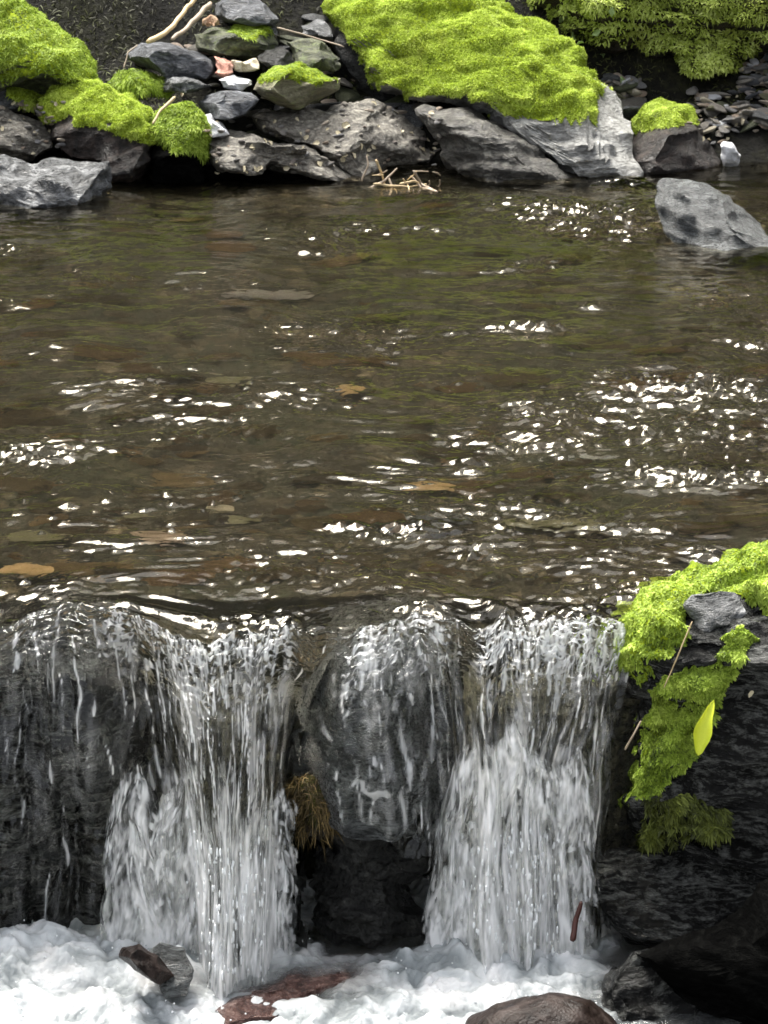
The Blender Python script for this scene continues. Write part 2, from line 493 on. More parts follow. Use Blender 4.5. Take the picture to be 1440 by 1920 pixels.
# ------------------------------------------------------------------ pool water
def lip_row(P):
    return np.interp(P, [-600, 0, 60, 130, 200, 260, 330, 400, 450, 520, 600, 650, 700, 780, 830, 900, 950, 1030, 1130, 1250, 1700],
                     [1165, 1188, 1160, 1147, 1152, 1165, 1190, 1198, 1180, 1170, 1190, 1195, 1182, 1158, 1160, 1172, 1142, 1148, 1168, 1160, 1160])
PXM = 1.3 / 1440
def lip_y(x):
    P = 720 + x / PXM
    return atZ(np.full_like(P, 720.0), lip_row(P) + 12 * pn(P3(x * 9, 0 * x), 150) + 8 * pn(P3(x * 28, 0 * x), 151) + 3 * pn(P3(x * 70, 0 * x), 152), 0.0)[..., 1]
def lip_dz(x):
    P = 720 + x / PXM
    return 0.007 * pn(P3(x * 13, 0 * x), 153) + 0.003 * pn(P3(x * 40, 0 * x), 154) + np.interp(P, [0, 130, 250, 430, 560, 650, 780, 850, 980, 1100, 1200], [0, 0.014, 0.004, -0.014, -0.004, 0.004, 0.008, 0, -0.014, -0.006, 0])

clusters = [(180, 1152, 130, 12, .9), (450, 1165, 130, 16, 1.1), (600, 1180, 60, 10, .6), (790, 1150, 50, 14, 1.2), (950, 1138, 60, 14, 1.2), (1070, 1148, 90, 16, 1.2), (1060, 400, 170, 22, 1.2), (1150, 430, 130, 22, 1.0), (1290, 740, 170, 45, 1.1), (1060, 780, 150, 35, .8), (1260, 800, 170, 35, .8), (1000, 830, 150, 25, 1.0),
            (1300, 900, 160, 18, 1.2), (760, 1000, 90, 18, 1.1), (890, 1045, 55, 20, 1.2), (80, 850, 110, 20, .9), (640, 990, 60, 10, 1.0),
            (1180, 1105, 130, 25, 1.0), (600, 460, 90, 25, .6), (210, 735, 110, 25, .6), (880, 875, 40, 9, 1.4), (480, 725, 50, 8, .8), (1160, 345, 40, 10, 1.3),
            (1400, 650, 90, 20, .7), (700, 430, 100, 12, .7), (450, 1060, 90, 14, .8), (1330, 1040, 50, 12, 1.2), (990, 615, 80, 6, 1.3), (330, 790, 160, 15, .5),
            (740, 880, 90, 30, .5), (20, 570, 50, 6, .9), (420, 530, 200, 20, .45), (1120, 575, 40, 6, .9), (30, 470, 40, 12, 1.0)]
def wave(x, y):
    p = P3(x, y)
    A = np.zeros(x.shape)
    for (px, py, rx, ry, s) in clusters:
        c = atZ(px, py)
        sx = rx / 5544 * (c[1] + 4.9)
        y1 = atZ(px, py - ry)[1]
        sy = y1 - c[1]
        A = np.maximum(A, s * np.exp(-(((x - c[0]) / sx) ** 2 + ((y - c[1]) / sy) ** 2) * 0.7))
    wv = p * np.array([1, 1, 1])
    warp = P3(pn(p * 3, 31), pn(p * 3, 32)) * 0.12
    q = (p + warp)
    base = 0.0040 * pn(q * [3.2, 9, 1], 33) + 0.0020 * pn(q * [14, 24, 1], 34) + 0.0009 * pn(q * [34, 60, 1], 35) + 0.00035 * pn(q * [80, 120, 1], 37)
    pk = np.clip(pn(q * [38, 62, 1], 36) - 0.29, 0, 1)           # sparse little peaks
    base = base + 0.03 * np.clip(1.15 - .33 * y, .25, 1) * pk * pk * np.clip(0.5 + 0.8 * pn(p * 1.7, 38), 0, 1)
    t1 = 1 - np.abs(pn(q * [11, 24, 1], 40)) * 2.0
    t2 = 1 - np.abs(pn(q * [26, 55, 1], 41)) * 2.0
    turb = 0.0040 * t1 + 0.0026 * t2 + 0.0022 * pn(q * [55, 80, 1], 42) + 0.0012 * pn(q * [110, 140, 1], 43)
    A = np.maximum(A, 0.9 * np.clip(fbm(p * [1.8, 3.6, 1], 2, 45) + 0.10, 0, 1))
    return base * 1.45 + A * turb * 2.2, A

wx = axis_pts([(-2.4, -1.2, 0.03), (-1.2, 1.2, 0.0048), (1.2, 2.4, 0.03)])
nyw = 560
s = np.linspace(0, 1, nyw)
ys = 4.2 * (s * 0.55 + 0.45 * s ** 1.8)
WX, WS = np.meshgrid(wx, ys, indexing='ij')
LY = lip_y(wx)[:, None]
near = np.exp(-WS / 0.12)
WY = WS + LY * np.clip(1 - WS / 0.6, 0, 1)
h, A = wave(WX, WY)
dzl = lip_dz(wx)[:, None] * np.exp(-WS / 0.16)
WZ = h * (0.8 + 0.2 * sst(0, 0.08, WS)) + dzl
V = P3(WX, WY, WZ)[:, ::-1].reshape(-1, 3)
F = grid_faces(len(wx), nyw)[:, ::-1]
tag(mesh_np('stream_water', V, F, MAT['water'], origin=(0, 0, 0)), 'clear brown pool with small sparkling ripples above the falls', kind='structure')
# ------------------------------------------------------------------ the fall, continued from the last row of the pool
THR = ([-600, 0, 60, 130, 220, 300, 430, 540, 600, 700, 800, 900, 1000, 1100, 1180, 1700],
       [.11, .11, .10, .11, .15, .20, .23, .18, .12, .12, .17, .22, .24, .19, .13, .12])
H = 0.66
NT = 320
def fall_surface(u, tau, rough=True):
    """u: lip x, tau 0..1 -> world xyz. Broadcasts."""
    u, tau = np.broadcast_arrays(u, tau)
    P = 720 + u / PXM
    a = np.interp(P, *THR)
    cv = np.interp(P, [-600, 0, 60, 130, 200, 260, 330, 400, 450, 520, 560, 610, 650, 690, 740, 800, 860, 950, 1040, 1130, 1200, 1700],
                   [0, -10, -5, 8, 45, 62, 55, 25, 0, -22, -40, -62, -20, 5, 40, 48, 20, -5, -30, -55, -60, -60]) * PXM
    x = u + cv * sst(0, 0.8, tau) + 0.016 * pn(P3(u * 9, tau * 3.0), 51) * tau + 0.006 * pn(P3(u * 25, tau * 6.0), 52) * tau
    y = lip_y(u) - a * tau
    z = lip_dz(u) - H * tau ** 2
    z = z + 0.8 * wave(u, lip_y(u))[0] * (1 - sst(0, .2, tau))
    lump = fbm(P3(u * 7, z * 6), 4, 53)
    g_ = lambda c, w_: np.exp(-((P - c) / w_) ** 2)
    bulge = 0.075 * g_(120, 95) - 0.05 * g_(270, 60) + 0.060 * g_(715, 70) - 0.085 * g_(598, 38) - 0.03 * g_(850, 45) + 0.03 * g_(960, 60)
    y = y - bulge * sst(0.02, 0.35, tau)
    z = z + 0.35 * bulge * sst(0.02, 0.2, tau) * sst(.6, .3, tau)
    y = y - 0.05 * lump * sst(0.12, 0.45, tau) * np.where((P < 260) | ((P > 560) & (P < 820)), 1.3, 0.4)
    z = z + 0.012 * fbm(P3(u * 16, tau * 5), 2, 50) * sst(0.02, 0.2, tau)
    if rough:
        w1 = u + 0.02 * pn(P3(u * 12, tau * 4), 54)
        near = sst(0.0, 0.06, tau)
        chute = np.interp(P, [-600, 60, 200, 280, 380, 560, 620, 680, 820, 900, 1000, 1130, 1180], [.4, .5, .8, .9, 1.3, 1.1, .35, 1., .9, .5, 1.2, 1.2, .6])
        tt = tau * 7
        rid = 1 - 2 * np.abs(pn(P3(w1 * 24 + .4 * tt, tt * 0.7), 55))
        r2 = 1 - 2 * np.abs(pn(P3(w1 * 75, tt * 1.2), 56))
        r3 = pn(P3(w1 * 190, tt * 5), 57)
        crest = np.exp(-((tau - 0.2) / 0.22) ** 2)
        lace = 1 - 2 * np.abs(pn(P3(w1 * 34, tt * 4.5, 3.3), 58))
        n = near * chute * (0.0085 * rid + 0.0045 * r2 + 0.0012 * r3) * (0.6 + 1.2 * tau) \
            + crest * near * chute * (0.0085 * lace + 0.0045 * pn(P3(w1 * 100, tt * 14), 59) + 0.0022 * pn(P3(w1 * 200, tt * 30), 61))
        y = y - n * (0.5 + 0.5 * tau)
        z = z + n * (1 - 0.8 * tau)
    return x, y, z

def strands(nx_, ny_, n, pos, lmin, lmax, wmin, wmax, seed, wander=1.5):
    """long broken white threads of air and painted glints running down the flow, in an nx_ by ny_ map; pos(r, n) -> start column, row"""
    r = np.random.default_rng(seed)
    out = np.zeros((nx_, ny_))
    c0, r0 = pos(r, n)
    L = (lmin + (lmax - lmin) * r.random(n) ** 2.2)
    Wd = wmin + (wmax - wmin) * r.random(n) ** 2.5
    I = 0.35 + 0.75 * r.random(n)
    for k in range(n):
        rows = np.arange(int(r0[k]), min(ny_, int(r0[k] + L[k])))
        if len(rows) < 3: continue
        t = (rows - r0[k]) / L[k]
        cc = c0[k] + wander * pn(np.stack([rows * 0.04, np.full(len(rows), k * .37), np.zeros(len(rows))], -1), 5)
        ww = Wd[k] * (np.sin(np.pi * np.clip(t, 0, 1)) ** 0.5) * (0.7 + 0.6 * pn(np.stack([rows * 0.12, np.full(len(rows), k * 1.37), np.zeros(len(rows))], -1), 6))
        for d in range(-5, 6):
            col = np.round(cc).astype(int) + d
            ok = (col >= 0) & (col < nx_)
            v = I[k] * np.exp(-((col - cc) / np.maximum(ww, .3)) ** 2)
            np.maximum.at(out, (col[ok], rows[ok]), v[ok])
    return out

fxs = axis_pts([(-2.4, -0.75, 0.02), (-0.75, 0.60, 0.0021), (0.60, 1.0, 0.03)])
NX = len(fxs)
tau = np.linspace(0, 1, NT) ** 0.8
FU, FT = np.meshgrid(fxs, tau, indexing='ij')
fx, fy, fz = fall_surface(FU, FT)
hh, _ = wave(fxs, lip_y(fxs))
P_ = 720 + FU / PXM
tt = FT * 7
w1 = FU + 0.02 * pn(P3(FU * 12, FT * 4), 54)
streak = fbm(P3(w1 * 50, tt * 0.6), 4, 60)
fine = fbm(P3(w1 * 150, tt * 3.0), 3, 64)
blob = fbm(P3(FU * 20, tt * 1.6), 3, 66)
ip = lambda P, xs, ys: np.interp(P, xs, ys)
# density of threads along the lip: few on the dark shoulders, many in the notches
KX = [-600, 0, 60, 110, 170, 230, 300, 400, 520, 570, 600, 650, 680, 740, 800, 830, 860, 900, 940, 1080, 1130, 1180]
dens = ip(720 + fxs / PXM, KX, [.05, .06, .3, .10, .06, .6, 1.0, 1.6, 1.3, .12, .0, .12, .8, .5, .9, .5, .08, .5, 1.4, 1.5, .9, .5])
vis = (fxs > -.75) & (fxs < .5)
pr = dens * vis; pr = pr / pr.sum()
def pos_a(r, n):
    return r.choice(NX, n, p=pr) + r.random(n), (r.random(n) ** 1.2) * NT * .75
S1 = strands(NX, NT, 430, pos_a, 10, 110, .6, 2.6, 11, 4)
def pos_c(r, n):
    return r.choice(NX, n, p=pr) + r.random(n), NT * (.02 + .24 * r.random(n))
S2 = strands(NX, NT, 700, pos_c, 4, 24, .8, 3.2, 12, 5)
Dn = dens[:, None]
lace = np.maximum(1 - 2.4 * np.abs(pn(P3(w1 * 55, tt * 5, 1.3), 71)), 1.9 * pn(P3(w1 * 100, tt * 8, 1.3), 73)) + 1.1 * blob - .08
foam = np.clip(Dn * 1.1, 0, 1) * sst(.6, 1.0, lace) * np.exp(-((FT - .2) / .16) ** 2) * sst(0, .05, FT)  # crest glints painted in as white lace, together with foam
foam = np.maximum(foam, S1 * np.clip(.5 + 1.2 * blob + .2 * Dn, 0, 1))  # threads double as painted highlights where the ridges catch no sun
foam = np.maximum(foam, S2 * .95)
glint_dots = sst(.30, .62, pn(P3(w1 * 120 + .3 * tt, tt * 4.5), 75) + .35 * blob) * ip(P_, [625, 650, 700, 760, 800], [0, 1, .8, .3, 0]) * sst(.12, .25, FT) * sst(.72, .6, FT)  # sparkle painted as white specks in the water on the middle rock
foam = np.maximum(foam, .6 * glint_dots)
ts = ip(P_, [-600, 0, 180, 215, 240, 290, 330, 420, 500, 560, 620, 780, 810, 870, 900, 960, 1040, 1110, 1150, 1700],
        [1.5, 1.5, 1.2, .70, .66, .66, .62, .60, .66, .68, 1.2, .95, .60, .52, .50, .46, .55, .55, 1.2, 1.5])
body = sst(-0.08, 0.16, FT - ts + 0.2 * streak + 0.06 * fine)
foam = np.maximum(foam, body * np.clip(0.45 + 1.4 * streak + 1.0 * fine + 0.5 * (FT - .6), 0.05, 1))
film = ip(P_, [0, 200, 300, 560, 580, 630, 680, 1700], [.06, .06, .3, .3, .03, .03, .2, .3]) * sst(0.08, 0.5, 1.1 * streak + 0.5 * fine + .25 * blob) * sst(0.15, 0.3, FT)          # thin film over the dark stones, its grey sheen painted as pale streaks
foam = np.clip(np.maximum(foam, film), 0, 1)
grain = np.clip(0.6 + 0.6 * fine + 0.5 * streak, 0, 1)

V = P3(fx, fy, fz).reshape(-1, 3)
F = grid_faces(NX, NT)[:, ::-1]
jf = F.min(1) % NT
iu = F.min(1) // NT
tf, uf = tau[jf], fxs[iu]
Pf = 720 + uf / PXM
zf, xf = V[F[:, 0], 2], V[F[:, 0], 0]
Px = 720 + xf / PXM
def cave_mask(Px, zf, uf):
    e1 = 16 * pn(P3(0 * zf, zf * 14, 0 * zf), 80) + 9 * pn(P3(0 * zf, zf * 45, 0 * zf), 81)
    e2 = 16 * pn(P3(0 * zf, zf * 12, 0 * zf), 85) + 9 * pn(P3(0 * zf, zf * 45, 0 * zf), 86)
    low = -0.27 + 0.05 * pn(P3(uf * 14, 0 * uf), 82) + 0.02 * pn(P3(uf * 60, 0 * uf), 84) - 0.06 * sst(690, 780, Px)
    return (Px > 566 + e1) & (Px < 800 + e2 + 40 * sst(-.3, -.6, zf)) & (zf < low + 0.09 * sst(650, 600, Px))
cave = cave_mask(Px, zf, uf)
gone = (uf > 0.43) & (tf > 0.08) | (uf > 0.55) | (uf < -1.25)
for nm, lab, sel in (('waterfall', 'left waterfall pouring through a wide notch and turning white below', Pf < 600),
                     ('waterfall', 'right waterfall beside the big mossy boulder, white in its lower half', Pf >= 600)):
    Vp, Fp, at = compact(V, F[sel & ~cave & ~gone], {'foam': foam.ravel(), 'grain': grain.ravel()})
    tag(mesh_np(nm, Vp, Fp, MAT['fall'], origin=(float(Vp[:, 0].mean()), 0, -0.6), attrs=at), lab, kind='structure')

# broken white water in front, where each fall has struck its ledge and spreads
def apron(name, label, p0, p1, ytop, topz, seed):
    us = np.arange((p0 - 720) * PXM, (p1 - 720) * PXM, 0.0021)
    vs_ = np.linspace(0, 1, 190)
    U, Vv = np.meshgrid(us, vs_, indexing='ij')
    P = 720 + U / PXM
    zt = np.interp(P, *topz)
    z = zt + (-0.6 - zt) * Vv ** 1.05
    drop = zt - z
    tt = drop * 9
    w_ = U + 0.014 * pn(P3(U * 12, drop * 5), seed)
    st_ = fbm(P3(w_ * 42, tt * 1.5), 4, seed + 1)
    fi = fbm(P3(w_ * 150, tt * 4), 3, seed + 2)
    bl = fbm(P3(U * 16, tt * 1.0), 3, seed + 3)
    rid = 1 - 2 * np.abs(pn(P3(w_ * 40, tt * .7), seed + 4))
    r2 = 1 - 2 * np.abs(pn(P3(w_ * 90, tt * 2.2), seed + 5))
    y = ytop - 0.055 * np.sqrt(drop / .35) - 0.007 * rid - 0.005 * r2 - 0.003 * fi - 0.014 * bl
    xc = (us[0] + us[-1]) / 2
    x = U + (U - xc) * 0.03 * Vv + 0.01 * pn(P3(drop * 12, U * 6), seed + 6)
    nx_, ny_ = U.shape
    def ps(r, n): return r.random(n) * nx_, r.random(n) ** 1.3 * ny_ * .8
    S = strands(nx_, ny_, int(nx_ * .6), ps, 8, 50, .9, 3.0, seed, 3.0)
    S = np.maximum(S, strands(nx_, ny_, int(nx_ * 2.6), ps, 5, 22, 1.0, 4.4, seed + 9, 3))
    cov = np.clip(0.10 + 1.0 * st_ + 0.9 * fi + 0.7 * Vv ** 1.5 + 0.9 * bl, 0.02, 1)
    fo_ = np.maximum(cov, S)
    edge = np.minimum(U - us[0], us[-1] - U)
    rag = sst(0.0, 0.12, Vv + 0.10 * st_ + .06 * fi) * sst(0, 0.02, edge + 0.014 * fi + .01 * st_)
    fo_ = np.clip(fo_ * rag, 0, 1)
    V = P3(x, y, z).reshape(-1, 3)
    F = grid_faces(nx_, ny_)[:, ::-1]
    keep = (rag.ravel()[F].mean(1) > .25)
    Vp, Fp, at = compact(V, F[keep], {'foam': fo_.ravel(), 'grain': np.clip(.6 + .6 * fi + .5 * st_, 0, 1).ravel()})
    tag(mesh_np(name, Vp, Fp, MAT['fall'], origin=(float(Vp[:, 0].mean()), 0, -0.6), attrs=at), label, kind='structure')
apron('white_water', 'broad ragged curtain of white water at the foot of the left waterfall', 192, 562, -0.155,
      ([190, 215, 240, 265, 300, 330, 360, 400, 440, 470, 500, 530, 562], [-.32, -.27, -.22, -.20, -.27, -.25, -.20, -.19, -.26, -.30, -.27, -.25, -.28]), 900)
apron('white_water', 'tall ragged curtain of white water at the foot of the right waterfall', 796, 1112, -0.15,
      ([790, 815, 850, 880, 910, 960, 1000, 1040, 1080, 1112], [-.38, -.30, -.20, -.17, -.16, -.13, -.17, -.2, -.17, -.22]), 940)

# ------------------------------------------------------------------ rock ledge stones the water runs over
def ledge_rock(label, p0, p1, thick, mat, zmin=-0.85, back=0.35, seed=0, tmax=1.08):
    us = np.linspace((p0 - 720) * PXM, (p1 - 720) * PXM, 130)
    zz = np.linspace(0, tmax, 150)
    U, T = np.meshgrid(us, zz, indexing='ij')
    if tmax < 1: T = T * (1 + 0.12 * pn(P3(U * 9, 0 * U), 5) + 0.05 * pn(P3(U * 30, 0 * U), 6))
    x, y, z = fall_surface(U, np.clip(T, 0, 1.2), rough=False)
    e = (U - us[0]) / (us[-1] - us[0])
    rim = 1 - (4 * e * (1 - e)) ** 0.35                      # rounds off at both flanks
    n = fbm(P3(x * 7, y * 7, z * 5), 5, seed + 90)
    th = thick + 0.03 * np.abs(n) + rim * 0.14
    y = y + th * (0.3 + 0.7 * T)
    z = z - th * (1 - 0.75 * np.clip(T, 0, 1)) - 0.012
    x = x + (0.5 - e) * 0.02
    front = P3(x, y, z)
    # top going back under the pool, then a back face
    k = 14
    top = []
    for q in range(k, 0, -1):
        t = q / k
        row = front[:, 0].copy()
        row[:, 1] += back * t
        row[:, 2] += -0.035 * t ** 0.5 - 0.10 * t ** 2 + 0.02 * pn(row * 9, seed) * t
        top.append(row)
    top.insert(0, top[0] * [1, 1, 0] + [0, 0.02, zmin])
    G = np.concatenate([np.stack(top, 1), front, (front[:, -1:] * [1, 1, 0] + [0, 0.15, zmin] * (1 if tmax > 1 else np.array([1, 1, 1])))], 1)
    nx_, ny_ = G.shape[:2]
    V = G.reshape(-1, 3)
    F = grid_faces(nx_, ny_)[:, ::-1]
    # flanks
    F2 = []
    m = ny_ // 2
    def cap(i0, flip):
        q = i0 * ny_
        out = []
        for a in range(0, m - 1):
            f = [q + a, q + a + 1, q + ny_ - 2 - a, q + ny_ - 1 - a]
            out.append(f if flip else f[::-1])
        return out
    F = np.concatenate([F, np.array(cap(0, False)), np.array(cap(nx_ - 1, True))])
    o = mesh_np('ledge_rock', V, F, mat)
    tag(o, label, 'rock')
    return o
ledge_rock('dark wet ledge rock under the thin water at far left of the falls', -560, 235, 0.012, MAT['darkslate'], seed=1)
ledge_rock('brown ledge stone in the notch under the left waterfall', 205, 600, 0.085, MAT['ledge'], seed=2)
ledge_rock('jutting middle ledge rock with sparkling thin water between both waterfalls', 585, 850, 0.012, MAT['wetslate'], seed=3, tmax=.66, zmin=-.36)
ledge_rock('brown ledge stone behind the right waterfall', 820, 1330, 0.09, MAT['ledge'], seed=4)

# ------------------------------------------------------------------ moss made of many little fronds
def fronds(name, V, F, mat, parent, n, length, width, up=0.5, origin=None, wild=0.75, *, hang=0.2, flat=0.0, seed=0, round_=False, segs=3, clump=30.0):
    """fronds growing on triangles F of V"""
    r = np.random.default_rng(seed)
    A = V[F[:, 0]]; B = V[F[:, 1]]; C = V[F[:, 2]]
    nn = np.cross(B - A, C - A)
    ar = np.linalg.norm(nn, axis=1)
    nn = nn / (ar[:, None] + 1e-12)
    ok = ar > 0
    k = r.choice(len(F), size=n, p=ar / ar.sum())
    u, v = r.random(n), r.random(n)
    fl = u + v > 1
    u[fl], v[fl] = 1 - u[fl], 1 - v[fl]
    P = A[k] + (B[k] - A[k]) * u[:, None] + (C[k] - A[k]) * v[:, None]
    N = nn[k]
    dens = fbm(P * clump, 2, seed + 3)
    keep = dens + r.random(n) * 0.9 > 0.12
    P, N, dens = P[keep], N[keep], dens[keep]
    n = len(P)
    # direction: a flow-like tangent shared by neighbours, plus the normal, plus gravity
    fl = np.stack([pn(P * 9, seed + 11), pn(P * 9, seed + 12), pn(P * 9, seed + 13)], -1) * (1.5 if wild < 1.5 else 0.4) + r.normal(size=(n, 3)) * wild
    D = fl - (fl * N).sum(1)[:, None] * N
    D = D / (np.linalg.norm(D, axis=1)[:, None] + 1e-9)
    D = D + N * (up * (0.6 + 0.8 * r.random(n)))[:, None] + np.array([0, 0, -hang])
    D /= np.linalg.norm(D, axis=1)[:, None]
    W = np.cross(D, N + r.normal(size=(n, 3)) * 0.5)
    W /= np.linalg.norm(W, axis=1)[:, None] + 1e-9
    L = length * (0.5 + r.random(n)) * (1 + 0.5 * dens)
    wd = width * (0.7 + 0.6 * r.random(n))
    vs, tn = [], []
    tone = np.clip(0.5 + 0.9 * dens + 0.25 * r.normal(size=n), 0, 1)
    prof = [0.6, 1.0, 0.15] if not round_ else [0.35, 1.0, 0.75, 0.1]
    ns = len(prof)
    for q in range(ns):
        t = q / (ns - 1)
        c = P + D * (L * t)[:, None] + np.array([0, 0, -1.0]) * (L * hang * t * t)[:, None] + N * (0.25 * L * t * (1 - t))[:, None]
        hw = W * (wd * prof[q] * 0.5)[:, None]
        vs += [c - hw, c + hw]
        tn += [tone * (0.7 + 0.4 * t)] * 2
    m = 2 * ns
    Vv = np.stack(vs, 1).reshape(-1, 3)
    T = np.stack(tn, 1).ravel()
    base = np.arange(n)[:, None] * m
    Fq = np.concatenate([base + [2 * q, 2 * q + 1, 2 * q + 3, 2 * q + 2] for q in range(ns - 1)], 0)
    return mesh_np(name, Vv, Fq, mat, parent, smooth=True, origin=origin, attrs={'tone': T})

def inside(poly, x, y):
    poly = np.asarray(poly, float)
    c = np.zeros(x.shape, bool)
    j = len(poly) - 1
    for i in range(len(poly)):
        xi, yi = poly[i]; xj, yj = poly[j]
        t = ((yi > y) != (yj > y)) & (x < (xj - xi) * (y - yi) / (yj - yi + 1e-12) + xi)
        c ^= t
        j = i
    return c

# ------------------------------------------------------------------ a rock from its own measured silhouette, given depth, facets and roughness
def rock(label, outline, Y, depth, mat, lean=0.0, cuts=6, amp=0.012, sub=5, seed=0, q=0.9, name='rock', cat='rock', group=None,
         moss=None, group_=None, freq=9.0, skew=0.0, boxy=0.75, cutd=(0.45, 0.85), depth_back=None):
    pts = np.asarray(outline, float)
    S, F = ico(sub)
    r = np.random.default_rng(seed * 13 + 5)
    S = S.copy()
    for _ in range(cuts):                                     # flat cleavage faces, mostly on the seen and upper sides
        n = np.array([r.normal() * 0.8, -abs(r.normal()) - 0.25, r.normal() * 0.7 + 0.25])
        n /= np.linalg.norm(n)
        d = r.uniform(*cutd)
        e = S @ n - d
        S = S - np.clip(e, 0, None)[:, None] * n
    a, b, c = S[:, 0], S[:, 1], S[:, 2]
    m = np.sqrt(a * a + c * c)
    # centroid of the outline
    x0, y0 = pts[:, 0], pts[:, 1]
    x1, y1 = np.roll(x0, -1), np.roll(y0, -1)
    cr = x0 * y1 - x1 * y0
    ar = cr.sum() / 2
    cx, cyy = ((x0 + x1) * cr).sum() / 6 / ar, ((y0 + y1) * cr).sum() / 6 / ar
    phi = np.arctan2(c, a)
    tab = np.linspace(-math.pi, math.pi, 721)
    rad = np.zeros(721)
    for i in range(721):
        dx, dy = math.cos(tab[i]), -math.sin(tab[i])
        best = 0
        for k in range(len(pts)):
            ax, ay = x0[k] - cx, y0[k] - cyy
            bx, by = x1[k] - cx, y1[k] - cyy
            ex, ey = bx - ax, by - ay
            den = dx * ey - dy * ex
            if abs(den) < 1e-9: continue
            t = (ax * ey - ay * ex) / den
            s_ = (ax * dy - ay * dx) / den
            if t > 0 and -1e-6 <= s_ <= 1 + 1e-6: best = max(best, t)
        rad[i] = best if best > 0 else rad[i - 1]
    Rr = np.interp(phi, tab, rad)
    mm = np.clip(m, 0, 1) ** boxy
    px = cx + Rr * mm * np.cos(phi)
    py = cyy - Rr * mm * np.sin(phi)
    sc = (Y + 4.9) / FPX
    dd = np.where(b < 0, depth, depth_back or depth)
    yy = Y + dd * np.sign(b) * np.abs(b) ** q + lean * (cyy - py) * sc + skew * (px - cx) * sc
    V = atY(px, py, yy)
    # where the surface lies above the pool nothing else changes: real rock, real distance
    N = vnormals(V, F)
    nz = fbm(V * freq, 5, seed + 100)
    cell = 1 - 2 * np.abs(pn(V * freq * 0.8, seed + 101))
    th_ = (seed * 1.7) % 3.1
    ax = np.array([0.45 * math.cos(th_), 0.35 * math.sin(th_), 1.0]); ax /= np.linalg.norm(ax)
    lay = V @ ax
    st = pn(np.stack([lay * 34, V[:, 0] * 5, V[:, 1] * 5], -1), seed + 102)
    st2 = pn(np.stack([lay * 90, V[:, 0] * 9, V[:, 1] * 9], -1), seed + 103)
    V = V + N * (amp * (nz * 1.4 - 0.5 * np.clip(cell, 0, 1) + 0.45 * np.sign(st) * np.sqrt(np.abs(st)) + 0.2 * st2))[:, None]
    org = (float(V[:, 0].mean()), float(V[:, 1].mean()), float(V[:, 2].min()))
    if moss:
        root = bpy.data.objects.new(name, None)
        root.location = org
        COL.objects.link(root)
        o = mesh_np("stone_body", V, F, mat, root, origin=org)
    else:
        root = o = mesh_np(name, V, F, mat, smooth=True, origin=org)
    try:
        o.data.set_sharp_from_angle(angle=R(38))
    except Exception:
        pass
    tag(root, label, cat, group)
    fc = V[F].mean(1)
    fpx, fpy = px[F].mean(1), py[F].mean(1)
    fN = np.cross(V[F[:, 1]] - V[F[:, 0]], V[F[:, 2]] - V[F[:, 0]])
    fN /= np.linalg.norm(fN, axis=1)[:, None] + 1e-12
    for md_ in (moss or []):
        jx = 14 * pn(fc * 14, seed + 7) + 7 * pn(fc * 40, seed + 8)
        jy = 14 * pn(fc * 14, seed + 17) + 7 * pn(fc * 40, seed + 18)
        js = md_.get('jit', 1.0)
        sel = inside(md_['poly'], fpx + jx * js, fpy + jy * js) & (fN[:, 2] > md_.get('nz', -0.35))
        if md_.get('front'): sel &= fN[:, 1] < 0.35
        Fm = F[sel]
        if len(Fm) < 20: continue
        used = np.zeros(len(V)); tot = np.zeros(len(V))
        np.add.at(used, Fm.ravel(), 1); np.add.at(tot, F.ravel(), 1)
        wgt = (used >= tot).astype(float)
        for _ in range(md_.get('soft', 4)):
            acc = np.zeros(len(V)); cnt = np.zeros(len(V))
            av = wgt[Fm].mean(1)
            for kk in range(3):
                np.add.at(acc, Fm[:, kk], av); np.add.at(cnt, Fm[:, kk], 1)
            wgt = np.where(used >= tot, acc / np.maximum(cnt, 1), 0) * 1.0
        T = md_.get('thick', 0.02)
        lum = 0.6 + 0.8 * np.clip(0.5 + fbm(V * md_.get('lump', 11), 3, seed + 55), 0, 1.4)
        Vm = V + N * (wgt * T * lum + 0.0015)[:, None]
        Vc, Fc, _ = compact(Vm, Fm)
        bo = mesh_np('moss', Vc, Fc, MAT[md_.get('mat', 'moss').replace('leafmoss', 'moss').replace('turf', 'mossd').replace('rootbrown', 'mossd') + '_base'], root)
        if md_.get('label'): bo['label'] = md_['label']
        fr = fronds('frond', Vc, Fc, MAT[md_.get('mat', 'moss')], bo, md_.get('n', 20000), md_.get('len', 0.02), md_.get('wid', 0.0022),
                    md_.get('up', 0.45), hang=md_.get('hang', 0.25), seed=seed + 9, origin=org, wild=md_.get('wild', 0.75), round_=md_.get('round', False), clump=md_.get('clump', 28))
        fr.location = (0, 0, 0)
    return o

def yf(row, z=0.0):
    return float(atZ(720, row, z)[1])

# ---- far bank, water's edge first
rock('huge grey boulder with bright green moss over its top, on the far bank',
     [(600, 18), (640, -30), (760, -60), (900, -40), (1010, 38), (1080, 103), (1125, 158), (1152, 160), (1175, 200), (1192, 235), (1187, 290), (1200, 352), (1120, 352), (1040, 312), (970, 255), (905, 212), (845, 192), (760, 192), (700, 160), (672, 100), (630, 60)],
     yf(345) + 0.52, 0.26, MAT['boulder'], lean=0.75, skew=-0.25, cuts=5, amp=0.022, sub=6, seed=1, name='mossy_boulder', cat='boulder', cutd=(0.55, 0.85),
     moss=[dict(poly=[(560, 20), (630, -80), (1000, -80), (1100, 100), (1132, 165), (1112, 228), (1040, 232), (955, 218), (880, 188), (760, 196), (685, 158), (665, 100), (600, 60)],
                n=170000, len=0.0075, wid=0.0021, thick=0.012, lump=6, clump=13, soft=3, up=.7, hang=.0, wild=1.8)])
